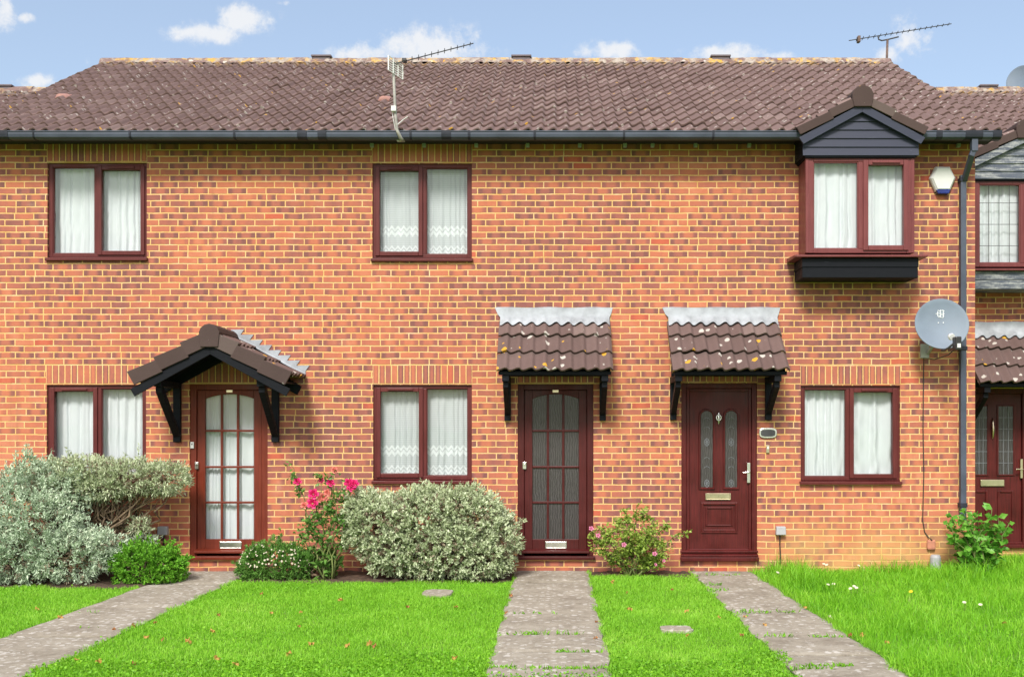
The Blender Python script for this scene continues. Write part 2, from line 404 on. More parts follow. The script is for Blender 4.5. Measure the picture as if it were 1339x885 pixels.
def npmesh(name, V, loops, starts, m, parent=None, smooth=False, uv=None):
    me = bpy.data.meshes.new(name)
    me.vertices.add(len(V)); me.vertices.foreach_set('co', np.asarray(V, np.float32).ravel())
    me.loops.add(len(loops)); me.loops.foreach_set('vertex_index', np.asarray(loops, np.int32))
    me.polygons.add(len(starts)); me.polygons.foreach_set('loop_start', np.asarray(starts, np.int32))
    if smooth: me.polygons.foreach_set('use_smooth', np.ones(len(starts), bool))
    if uv is not None:
        L = me.uv_layers.new(name='UVMap'); L.data.foreach_set('uv', np.asarray(uv, np.float32)[np.asarray(loops)].ravel())
    me.update(calc_edges=True); me.validate()
    me.materials.append(m)
    o = bpy.data.objects.new(name, me); COL.objects.link(o)
    return mark(o, parent)

def thing(name, label, cat, loc, group=None):
    o = bpy.data.objects.new(name, None); COL.objects.link(o); o.location = loc; o.empty_display_size = .1
    o['_w'] = list(Vector(loc)); o['label'] = label; o['category'] = cat
    if group: o['group'] = group
    return o
def tag(o, label, cat, group=None):
    o['label'] = label; o['category'] = cat
    if group: o['group'] = group
    return o
def structure(o, label=None):
    o['kind'] = 'structure'
    if label: o['label'] = label
    return o

# ------------------------------------------------------------------ pantiles
def tiles(name, org, ud, sd, width, rows, gauge, m, parent, wave=.148, amp=.042, lift=.03, drop=.03, end_drop=0.0, seg=10, over=.03, jit=1.0):
    """org: lower left corner; ud: along the eave; sd: up the slope. Laps, rolls and loose tiles are real geometry."""
    org = Vector(org); ud = Vector(ud).normalized(); sd = Vector(sd).normalized(); nd = ud.cross(sd).normalized()
    n = max(1, round(width / wave)); w = width / n
    k = np.arange(n * seg + 1) / seg
    t = k - np.floor(k)
    tp = .74; h = np.where(t < tp, (.5 - .5 * np.cos(PI * t / tp)) ** 1.25, .5 + .5 * np.cos(PI * (t - tp) / (1 - tp))) * amp
    u = k * w
    Vs, L, UV = [], [], []
    O, U, Sd, N = (np.array(q) for q in (org, ud, sd, nd))
    nu = len(u); base = 0
    for r in range(rows):
        ti = np.floor((k + r % 2) / 2).astype(int)
        js = (rng.normal(0, .006, ti.max() + 2) * jit)[ti]; jh = (rng.normal(0, .0035, ti.max() + 2) * jit)[ti]
        s0 = r * gauge + js; s1 = (r + 1) * gauge + over
        def pt(s, hh): return O + np.outer(u, U) + np.outer(s * np.ones(nu), Sd) + np.outer(hh, N)
        lines = [pt(s0 + .008, h + jh + lift - drop), pt(s0, h + jh + lift - .006), pt(s0 + .004, h + jh + lift), pt(s0 + (s1 - s0) * .5, h + jh + lift * .55), pt(np.full(nu, s1), h + jh * .3 + lift * .08)]
        vv = [r + .01, r + .02, r + .02, r + .5, r + .97]
        # front face and top face do not share the arris, so it stays crisp
        for a, b in ((0, 1), (1, 2), (2, 3), (3, 4)):
            if a == 1 or a == 3: start = base - nu
            else:
                Vs.append(lines[a]); UV.append(np.stack([(k + r % 2) / 2, np.full(nu, vv[a])], 1)); start = base; base += nu
            Vs.append(lines[b]); UV.append(np.stack([(k + r % 2) / 2, np.full(nu, vv[b])], 1))
            i = np.arange(nu - 1); L.append(np.stack([start + i, start + i + 1, base + i + 1, base + i], 1)); base += nu
        if end_drop:
            for e in (0, nu - 1):
                q = np.array([lines[2][e], lines[4][e], lines[4][e] - N * end_drop, lines[2][e] - N * end_drop])
                Vs.append(q); UV.append(np.tile([[ti[e] + .5, r + .5]], (4, 1))); L.append(np.array([[base, base + 1, base + 2, base + 3]])); base += 4
    V = np.concatenate(Vs); L = np.concatenate(L)
    return npmesh(name, V, L.ravel(), np.arange(len(L)) * 4, m, parent, True, np.concatenate(UV))

def ridge(name, x0, x1, y, z, m, parent, r=.098, piece=.45):
    mb = MB(); uv = []; n = max(1, round((x1 - x0) / piece)); p = (x1 - x0) / n
    for i in range(n):
        a = x0 + i * p + .004; b = a + p - .008; dz = random.uniform(-.006, .006); rr = r * random.uniform(.97, 1.03); tl = random.uniform(-.006, .006)
        base = len(mb.v); q = 10
        for j, xx in enumerate((a, b)):
            for t in (0, 1):
                for kk in range(q + 1):
                    an = PI * (.06 + .88 * kk / q); rad = rr - .016 * t
                    mb.v.append((xx, y - math.cos(an) * rad * 1.15, z - .065 + math.sin(an) * rad + dz + tl * j)); uv.append((i + .5 + x0, .4))
        N = q + 1
        for kk in range(q):
            A0, A1, B0, B1 = base + kk, base + N + kk, base + 2 * N + kk, base + 3 * N + kk
            mb.f += [(A0, A0 + 1, B0 + 1, B0), (A0, A1, A1 + 1, A0 + 1), (B0 + 1, B1 + 1, B1, B0)]
    # mortar bedding with uneven lip
    base = len(mb.v); c = int((x1 - x0) / .06)
    for i in range(c + 1):
        xx = x0 + (x1 - x0) * i / c
        for yy, zz in ((-.175 + random.uniform(-.025, .025), -.085 + random.uniform(-.01, .01)), (-.105, -.005 + random.uniform(-.012, .02)), (.105, .0), (.175, -.085)):
            mb.v.append((xx, y + yy, z + zz - .01)); uv.append((i * .37, .4))
    for i in range(c):
        for j in range(3): mb.f.append((base + i * 4 + j, base + i * 4 + j + 1, base + i * 4 + 5 + j, base + i * 4 + 4 + j))
    return mb.build(name, m, parent, uv=uv)

# ------------------------------------------------------------------ house pieces
REV = .085           # reveal depth
def wall_sheet(parent, x0, x1, z0, z1, y, holes, name='front_wall'):
    xs = sorted({x0, x1, *[h[0] for h in holes], *[h[1] for h in holes]}); zs = sorted({z0, z1, *[h[2] for h in holes], *[h[3] for h in holes]})
    mb = MB()
    for i in range(len(xs) - 1):
        for j in range(len(zs) - 1):
            cx = (xs[i] + xs[i + 1]) / 2; cz = (zs[j] + zs[j + 1]) / 2
            if any(h[0] < cx < h[1] and h[2] < cz < h[3] for h in holes): continue
            mb.quadmesh([(xs[i], y, zs[j]), (xs[i + 1], y, zs[j]), (xs[i + 1], y, zs[j + 1]), (xs[i], y, zs[j + 1])], [(0, 1, 2, 3)])
    for a, b, c, d in holes:
        e = y + .25
        mb.quadmesh([(a, y, c), (a, e, c), (a, e, d), (a, y, d)], [(3, 2, 1, 0)]); mb.quadmesh([(b, y, c), (b, e, c), (b, e, d), (b, y, d)], [(0, 1, 2, 3)])
        mb.quadmesh([(a, y, d), (b, y, d), (b, e, d), (a, e, d)], [(3, 2, 1, 0)]); mb.quadmesh([(a, y, c), (b, y, c), (b, e, c), (a, e, c)], [(0, 1, 2, 3)])
    return mb.build(name, M['brick'], parent)

_sold = [0]
def soldier(parent, x0, x1, z, y):
    n = round((x1 - x0) / .075); bw = (x1 - x0) / n; _sold[0] += 1
    m = brick_mat('soldier_brick', bw=bw, bh=.225, z0=z, soldier=True, x0=x0, seed=20.0 + _sold[0])
    return MB().box(x0, x1, y - .003, y + .05, z, z + .222).build('soldier_course', m, parent)

def folds(x0, x1, z0, z1, y, m, label, group, seed, amp=.018, n=11, loc=None, cat='curtain'):
    """one gathered curtain as a sheet with real folds"""
    r = np.random.default_rng(seed); nx, nz = 110, 14
    u = np.linspace(0, 1, nx); ph = np.cumsum(np.interp(u, np.linspace(0, 1, n + 4), r.uniform(.25, 2.1, n + 4))); ph = ph / ph[-1] * n * 2 * PI
    V, UV = [], []
    for j in range(nz):
        f = j / (nz - 1)
        drift = np.interp(u, np.linspace(0, 1, 6), r.normal(0, .25, 6) * (1 - f))
        yy = y + amp * (np.sin(ph + drift * 3 + .5 * np.sin(ph * .37)) * .8 + .35 * np.sin(ph * 1.9 + drift * 5)) * (.75 + .25 * (1 - f)) * np.interp(u, np.linspace(0, 1, 7), r.uniform(.55, 1.35, 7))
        xx = x0 + (x1 - x0) * u + .004 * np.sin(ph * .5 + f * 4)
        zz = np.full(nx, z0 + (z1 - z0) * f)
        V.append(np.stack([xx, yy, zz], 1)); UV.append(np.stack([xx, zz - z0], 1))
    V = np.concatenate(V); i = np.arange(nx - 1)
    L = np.concatenate([np.stack([j * nx + i, j * nx + i + 1, (j + 1) * nx + i + 1, (j + 1) * nx + i], 1) for j in range(nz - 1)])
    o = npmesh('net_curtain', V, L.ravel(), np.arange(len(L)) * 4, m, None, True, np.concatenate(UV))
    return tag(o, label, cat, group)

def window(house, x0, x1, z0, z1, y, open_side, m=None, label=None, room=True):
    """two-light window; open_side 'l'/'r' holds the casement with the trickle vent"""
    m = m or M['mahogany']; yf = y + .03; mid = (x0 + x1) / 2 + (.015 if open_side == 'l' else -.015)
    fr = MB().ring(x0, x1, z0 + .045, z1, .05, yf, yf + .07, .045, .045)
    fr.box(mid - .028, mid + .028, yf + .002, yf + .068, z0 + .09, z1 - .045)
    w = fr.build('window', m, house, bevel=.004)
    if label: w['label'] = label
    # fixed light: glazing bead
    fx = (mid + .028, x1 - .05) if open_side == 'l' else (x0 + .05, mid - .028)
    cx = (x0 + .05, mid - .028) if open_side == 'l' else (mid + .028, x1 - .05)
    MB().ring(fx[0] - .004, fx[1] + .004, z0 + .086, z1 - .041, .014, yf + .012, yf + .05).build('glazing_bead', m, w, bevel=.003)
    c0, c1 = cx[0] - .018, cx[1] + .018
    MB().ring(c0, c1, z0 + .07, z1 - .03, .052, yf - .018, yf + .05).build('casement', m, w, bevel=.006)
    MB().box(c0 + .14, c1 - .12, yf - .034, yf - .0175, z1 - .068, z1 - .04).build('trickle_vent', m, w, bevel=.004)
    for a, b in (fx, (c0 + .05, c1 - .05)):
        MB().quadmesh([(a - .006, yf + .03, z0 + .08), (b + .006, yf + .03, z0 + .08), (b + .006, yf + .03, z1 - .036), (a - .006, yf + .03, z1 - .036)], [(0, 1, 2, 3)]).build('pane', M['glass'], w)
    MB().prism([(x0 - .015, yf + .07, z0 + .046), (x0 - .015, y - .045, z0 + .032), (x0 - .015, y - .045, z0 - .002), (x0 - .015, y - .003, z0 - .002), (x0 - .015, y + .03, z0 + .002)], (x1 - x0 + .03, 0, 0)).build('sill', m, w, bevel=.004)
    return w

def room_box(parent, x0, x1, z0, z1, y0, y1):
    mb = MB()
    mb.quadmesh([(x0, y1, z0), (x1, y1, z0), (x1, y1, z1), (x0, y1, z1)], [(0, 1, 2, 3)])
    mb.quadmesh([(x0, y0, z0), (x0, y1, z0), (x0, y1, z1), (x0, y0, z1)], [(0, 1, 2, 3)]); mb.quadmesh([(x1, y0, z0), (x1, y1, z0), (x1, y1, z1), (x1, y0, z1)], [(0, 1, 2, 3)])
    mb.quadmesh([(x0, y0, z0), (x1, y0, z0), (x1, y1, z0), (x0, y1, z0)], [(0, 1, 2, 3)]); mb.quadmesh([(x0, y0, z1), (x1, y0, z1), (x1, y1, z1), (x0, y1, z1)], [(0, 1, 2, 3)])
    return mb.build('room_lining', M['room'], parent)

EAVE_Y, EAVE_Z, TAN, RUN = -.365, 5.115, .521, 4.30
def plane_z(y, off=0.0): return EAVE_Z + (y - off - EAVE_Y) * TAN
RIDGE_Y, RIDGE_Z = EAVE_Y + RUN, EAVE_Z + RUN * TAN
WT = 5.085           # wall top / soffit level

def gutter(house, x0, x1, off=0.0, joints=()):
    y0, y1 = -.435 + off, -.315 + off; zt = 5.128; zb = 5.040
    prof = [(y1, zt), (y1, zb + .01), (y1 - .02, zb), (y0 + .04, zb), (y0 + .012, zb + .018), (y0 + .004, zb + .05), (y0 + .004, zt - .012), (y0 - .004, zt - .010), (y0 - .004, zt), (y0 + .012, zt), (y0 + .012, zb + .03), (y0 + .04, zb + .012), (y1 - .022, zb + .012), (y1 - .008, zt)]
    n = len(prof); mb = MB()
    mb.v = [(x0, a, b) for a, b in prof] + [(x1, a, b) for a, b in prof]
    mb.f = [(i, (i + 1) % n, n + (i + 1) % n, n + i) for i in range(n)] + [tuple(range(n)), tuple(reversed(range(n, 2 * n)))]
    g = mb.build('gutter', M['gutter_grey'], house)
    for x, w in joints:
        MB().prism([(x - w / 2, a, b) for a, b in ((y1 - .001, zb - .004), (y0 + .036, zb - .006), (y0 + .004, zb + .016), (y0 - .003, zb + .05), (y0 - .006, zt + .004), (y1 - .001, zt + .002))], (w, 0, 0)).build('gutter_clip', M['gutter_dark'], g, bevel=.003)
    return g

def eaves(house, x0, x1, off=0.0):
    MB().box(x0, x1, -.312 + off, -.288 + off, 5.000 + .045, EAVE_Z + .03).build('fascia_board', M['fascia'], house)
    MB().box(x0, x1, -.288 + off, .02 + off, WT, WT + .012).build('soffit', M['soffit'], house)

def shell(house, x0, x1, off=0.0, left=True, right=True, base=0.0):
    """back wall, gables and back slope, so that the house is whole from any side"""
    yb = 2 * RIDGE_Y - EAVE_Y - .36 + off
    MB().quadmesh([(x0, yb, 0), (x1, yb, 0), (x1, yb, WT), (x0, yb, WT)], [(3, 2, 1, 0)]).build('back_wall', M['brick'], house)
    for x, on in ((x0, left), (x1, right)):
        if on:
            pts = [(x, off + .001, 0), (x, yb, 0), (x, yb, WT), (x, RIDGE_Y + off, RIDGE_Z - .02), (x, off + .001, plane_z(0) - .02)]
            MB().quadmesh(pts, [tuple(range(5)) if x == x1 else tuple(reversed(range(5)))]).build('gable_wall', M['brick'], house)

def roof(house, x0, x1, off=0.0, rows=16):
    L = math.hypot(RUN, RUN * TAN); sd = Vector((0, 1, TAN))
    r = tiles('roof', (x0, EAVE_Y + off, EAVE_Z), (1, 0, 0), sd, x1 - x0, rows, L / rows, M['mauve_tile'], house, end_drop=.05)
    MB().quadmesh([(x0, EAVE_Y + off + .02, EAVE_Z - .02), (x1, EAVE_Y + off + .02, EAVE_Z - .02), (x1, RIDGE_Y + off, RIDGE_Z - .02), (x0, RIDGE_Y + off, RIDGE_Z - .02)], [(0, 1, 2, 3)]).build('roof_underlay', M['soffit'], r)
    bk = Vector((0, -1, TAN))
    tiles('back_slope', (x1, 2 * RIDGE_Y - EAVE_Y + off, EAVE_Z), (-1, 0, 0), bk, x1 - x0, rows, L / rows, M['mauve_tile'], r, seg=4)
    ridge('ridge_tiles', x0, x1, RIDGE_Y + off, RIDGE_Z + .05, M['ridge_tile'], r)
    return r

def ridge_vent(rf, px, off=0.0, w=.31):
    Y = RIDGE_Y + off; x = X(px, Y); z = RIDGE_Z + .078
    MB().box(x - w / 2, x + w / 2, Y - .13, Y + .13, z - .012, z + .018).box(x - w / 2 + .02, x + w / 2 - .02, Y - .11, Y + .11, z - .08, z - .012).build('ridge_vent', M['vent_grey'], rf, bevel=.008, uv=[(3.5, .4)] * 16)

def vent_tile(rf, px, py):
    # small pink clay hood lying on the slope
    a = (HY - py) / F; b = (px - VX) / F
    d = (EAVE_Z - EAVE_Y * TAN + 0 - EYE - D * TAN) / (a - TAN)
    c = Vector((b * d, d - D, EYE + a * d)); s = Vector((0, 1, TAN)).normalized(); n = Vector((0, -TAN, 1)).normalized()
    mb = MB()
    for i in range(7):
        for j in range(5):
            u = (i / 6 - .5) * 2; v = j / 4; hgt = .052 * (1 - u * u) ** .6 * (1 - .75 * v)
            mb.v.append(tuple(c + Vector((u * .072, 0, 0)) + s * (v * .20) + n * (hgt + .03)))
    for i in range(6):
        for j in range(4): mb.f.append((i * 5 + j, i * 5 + 5 + j, i * 5 + 6 + j, i * 5 + j + 1))
    b0 = len(mb.v)
    for i in range(7): mb.v.append(tuple(c + Vector(((i / 6 - .5) * 2 * .072, 0, 0)) + n * .015))
    for i in range(6): mb.f.append((i * 5, b0 + i, b0 + i + 1, i * 5 + 5))
    mb.build('roof_vent', M['red_vent'], rf, smooth=True)

def eaves_brackets(house, pxs, off=0.0):
    for p in pxs:
        x = X(p); MB().box(x - .022, x + .022, off - .055, off - .0005, WT - .045, WT - .001).build('eaves_bracket', M['grey_plastic'], house, bevel=.006)

# --- lean-to door canopy
def bracket(canopy, x, y, zt, zb, proj, w=.075):
    mb = MB().box(x - w / 2, x + w / 2, y - .06, y - .001, zb, zt)
    mb.box(x - w / 2 - .002, x + w / 2 + .002, y - proj, y - .061, zt - .075, zt - .004)
    mb.prism([(x - w / 2 + .006, y - .061, zb + .14), (x - w / 2 + .006, y - .061, zb + .06), (x - w / 2 + .006, y - proj + .05, zt - .14), (x - w / 2 + .006, y - proj + .05, zt - .076), (x - w / 2 + .006, y - proj + .12, zt - .076)], (w - .012, 0, 0))
    return mb.build('bracket', M['black_wood'], canopy, bevel=.005)

def lean_canopy(house, x0, x1, zw, zf, y, proj=.66, zb=None, bl=None, br=None):
    sd = Vector((0, proj, zw - zf)); L = sd.length
    up = sd.normalized(); nd = Vector((0, -up.z, up.y))
    o = Vector((x0, y - proj, zf))
    cn = tiles('canopy', o, (1, 0, 0), sd, x1 - x0, 3, L / 3, M['canopy_tile'], house, wave=.146, amp=.036, lift=.034, end_drop=.055, seg=10, over=.0, jit=.8)
    b = MB(); t = .03
    q0 = o + nd * -.045 + up * .03; q1 = q0 + up * (L - .05)
    b.prism([q0 + Vector((.03, 0, 0)), q1 + Vector((.03, 0, 0)), q1 - nd * t + Vector((.03, 0, 0)), q0 - nd * t + Vector((.03, 0, 0))], (x1 - x0 - .06, 0, 0))
    b.box(x0 + .02, x1 - .02, y - proj + .045, y - proj + .07, zf - .034, zf + .01)
    b.box(x0 + .05, x1 - .05, y - .05, y - .002, zf - .02, zf + .10)
    b.build('canopy_board', M['black_wood'], cn, bevel=.004)
    for x in (bl, br): bracket(cn, x, y, zf - .03, zb, proj - .06)
    # lead apron: up the wall, flared past the tiles, dressed down over the rolls
    n = 72; V = []; F_ = []
    for i in range(n + 1):
        u = i / n; k = u * round((x1 - x0) / .146); tt = k % 1
        h = (.5 - .5 * math.cos(PI * tt / .66) if tt < .66 else .5 + .5 * math.cos(PI * (tt - .66) / .34)) * .036
        xt = x0 - .055 + (x1 - x0 + .085) * u; xm = x0 + .012 + (x1 - x0 - .024) * u; xb = .5 * xt + .5 * xm
        pA = Vector((xt, y - .004, zw + .165 + .004 * math.sin(u * 17))); pB = Vector((xb, y - .012 - .004 * math.sin(u * 9), zw + .085))
        pC = Vector((xm, y - .04, zw + .045)); e = .115 + .012 * math.sin(k * 2 * PI + 1)
        pD = Vector((xm, y, zw)) - up * .07 + nd * (h + .042); pE = Vector((xm, y, zw)) - up * e + nd * (h + .040)
        V += [pA, pB, pC, pD, pE]
    for i in range(n):
        for j in range(4): F_.append((i * 5 + j, i * 5 + j + 1, i * 5 + 6 + j, i * 5 + 5 + j))
    fl = MB().quadmesh(V, F_).build('flashing', M['lead'], cn, smooth=True)
    return cn

# --- gabled canopy over the first door
def gable_canopy(house, cx, zapex, half, ztip, y, proj, brx, zb):
    rise = zapex - ztip; L = math.hypot(half, rise); root = None
    for sgn in (1, -1):
        up = Vector((-sgn * half, 0, rise)).normalized()
        if sgn == 1: o = Vector((cx + half, y - proj, ztip)); ud = (0, 1, 0)
        else: o = Vector((cx - half, y, ztip)); ud = (0, -1, 0)
        tl = tiles('canopy' if root is None else 'canopy_slope', o, ud, up, proj, 3, L / 3, M['canopy_tile'], house if root is None else root, wave=.148, amp=.034, lift=.03, seg=10, over=0, jit=.6)
        if root is None: root = tl
        nd = Vector((sgn * rise, 0, half)).normalized()
        for i in range(3):      # verge blocks: the folded ends of the tiles
            a = Vector((cx + sgn * half, y - proj, ztip)) + up * (i * L / 3 - .01); b = a + up * (L / 3 + .012)
            off0 = .046; off1 = .006
            MB().prism([a + nd * (off0 + .018), b + nd * (off1 + .018), b - nd * (.135 - off1), a - nd * (.150 - off0)] if sgn == 1 else [a + nd * (off0 + .018), a - nd * (.150 - off0), b - nd * (.135 - off1), b + nd * (off1 + .018)], (0, -.03, 0)).build('verge_tile', M['verge_tile'], root, bevel=.006, uv=[(i + 4 * sgn + .5, .4)] * 8)
        # bargeboard and soffit board
        cth = half / L
        def brd(k1, k2, e0, yy): xo = cx + sgn * (half - e0); zo = ztip + e0 * rise / half; return [Vector((xo, yy, zo - k1 / cth)), Vector((cx + sgn * .0006, yy, zapex - k1 / cth)), Vector((cx + sgn * .0006, yy, zapex - k2 / cth)), Vector((xo - sgn * (k2 - k1) * rise / L, yy, zo - k2 / cth + (k2 - k1) * rise / L * rise / half))]
        q = brd(.118, .212, -.01, y - proj - .004)
        MB().prism(q if sgn == 1 else list(reversed(q)), (0, .028, 0)).build('bargeboard', M['black_wood'], root, bevel=.003)
        a = Vector((cx + sgn * (half - .05), y - proj + .03, ztip)) - nd * .06; b = a + up * (L - .03)
        MB().prism([a, b, b - nd * .02, a - nd * .02], (0, proj - .032, 0)).build('soffit_board', M['black_wood'], root)
        q = brd(.09, .20, .03, y - .05)
        MB().prism(q if sgn == 1 else list(reversed(q)), (0, .048, 0)).build('wall_plate', M['black_wood'], root)
        # stepped lead flashing on the wall, one tooth per course
        m = 8; base = Vector((cx + sgn * half, y - .006, ztip)) + nd * .03
        st = MB(); yy = y - .006; lift = Vector((0, 0, .075))
        for k in range(m):       # apron strip and one tooth per course, a single folded sheet
            a = base + up * (L * k / m); b = base + up * (L * (k + 1) / m)
            tip = Vector((a.x + sgn * .045, yy, b.z + .078)); q = len(st.v)
            st.v += [tuple(v) for v in (a, b, b + lift, a + lift, tip)]
            st.f += [(q, q + 1, q + 2, q + 3), (q + 3, q + 2, q + 4)] if sgn == -1 else [(q + 3, q + 2, q + 1, q), (q + 4, q + 2, q + 3)]
        so = st.build('flashing_step', M['lead'], root); sm_ = so.modifiers.new('thick', 'SOLIDIFY'); sm_.thickness = .004; sm_.offset = 1
        mbf = MB(); n = 24; a0 = base
        for k in range(n + 1):
            p = base + up * (L * k / n); w = .004 * math.sin(k * 1.7)
            mbf.v += [tuple(p + Vector((0, -.002, .05))), tuple(p + Vector((0, -.012, .012 + w))), tuple(p + Vector((0, -.11 + w * 2, 0)) + nd * (.022))]
        for k in range(n):
            for j in range(2): mbf.f.append((k * 3 + j, k * 3 + j + 1, k * 3 + 4 + j, k * 3 + 3 + j))
        mbf.build('flashing', M['lead'], root, smooth=True)
    # ridge: half-round caps running out from the wall, front one closed by mortar
    for k in range(2):
        r = .117 if k == 0 else .110; y0 = y - proj - .045 + k * .42; y1 = y0 + (.43 if k == 0 else proj - .42 + .03)
        n = 8; mb = MB(); pr = [(cx - .100, zapex - .012 - .150)] + [(cx - math.cos(PI * (-.10 + 1.20 * i / n)) * r, zapex - .012 + math.sin(PI * (-.10 + 1.20 * i / n)) * r * .95) for i in range(n + 1)] + [(cx + .100, zapex - .012 - .150)]
        mb.prism([(a, y0, b) for a, b in pr], (0, y1 - y0, 0)).build('ridge_cap', M['verge_tile'], root, bevel=.008, uv=[(k + 11.5, .4)] * (2 * (n + 3)))
    for x in brx: bracket(root, x, y, ztip - .035 + .0, zb, proj - .06, .085)
    return root

# --- doors
def grid_door(house, px0, px1, y, m, dark, letter_px):
    x0, x1 = X(px0), X(px1); zt = Z(502); zb = Z(731); yf = y + .035
    fr = MB().box(x0, x0 + .075, yf - .02, yf + .08, zb + .04, zt).box(x1 - .075, x1, yf - .02, yf + .08, zb + .04, zt).box(x0 + .075, x1 - .075, yf - .019, yf + .08, zt - .07, zt)
    fr.build('door_frame', m, house, bevel=.005)
    a, b = x0 + .079, x1 - .079; w = b - a
    top = zt - .074; bot = zb + .062
    gx0, gx1 = a + .095, b - .095; gz1 = Z(515); gz0 = Z(705); arch = .055
    lf = MB().box(a, gx0, yf, yf + .045, bot, top).box(gx1, b, yf, yf + .045, bot, top).box(gx0, gx1, yf + .0006, yf + .044, bot, gz0)
    n = 14; pts = [(gx0, yf + .0006, top), (gx1, yf + .0006, top)]
    for i in range(n + 1):
        u = i / n; pts.append((gx1 + (gx0 - gx1) * u, yf + .0006, gz1 - arch * (2 * u - 1) ** 2))
    lf.prism(list(reversed(pts)), (0, .043, 0))
    for k in (1, 2):
        xx = gx0 + (gx1 - gx0) * k / 3; lf.box(xx - .014, xx + .014, yf + .008, yf + .038, gz0, gz1 - .004)
    for py in (563, 610.5, 657):
        zz = Z(py); lf.box(gx0, gx1, yf + .0065, yf + .0395, zz - .013, zz + .013)
    d = lf.build('door', m, house, bevel=.005)
    if dark: d['label'] = 'dark red glazed door with obscured panes'
    else: d['label'] = 'red brown glazed door with twelve panes'
    MB().quadmesh([(gx0 - .01, yf + .024, gz0 - .01), (gx1 + .01, yf + .024, gz0 - .01), (gx1 + .01, yf + .024, gz1 + .005), (gx0 - .01, yf + .024, gz1 + .005)], [(0, 1, 2, 3)]).build('glazing', M['obscure'] if dark else M['glass'], d)
    lx0, lx1 = X(letter_px[0]), X(letter_px[1])
    MB().ring(lx0, lx1, Z(717), Z(708), .008, yf - .007, yf + .002).box(lx0 + .008, lx1 - .008, yf - .004, yf + .002, Z(717) + .008, Z(708) - .008).build('letterbox', M['chrome'], d, bevel=.002)
    MB().prism([(a - .03, yf + .001, Z(717.5)), (a - .03, yf - .05, Z(720.5)), (a - .03, yf - .05, Z(723)), (a - .03, yf + .001, Z(723.5))], (w + .06, 0, 0)).build('weatherboard', m, d, bevel=.005)
    MB().box(x0 - .02, x1 + .02, y - .05, yf + .08, zb, zb + .04).build('door_sill', m, house, bevel=.006)
    lk = MB().box(X(px0 + 6.5), X(px0 + 11), yf - .018 - .012, yf - .0, Z(613), Z(604)).lathe([(0, .0), (.012, 0), (.012, .015), (0, .015)], (X(px0 + 9), yf - .03, Z(607)), (0, -1, 0), 12)
    lk.build('door_lock', M['chrome'], d, bevel=.002)
    cpx = (px0 + px1) / 2
    MB().box(X(cpx - 4), X(cpx + 4), yf - .006, yf + .0, Z(513), Z(506.5)).build('number_plate', M['brass'], d, bevel=.002)
    return d

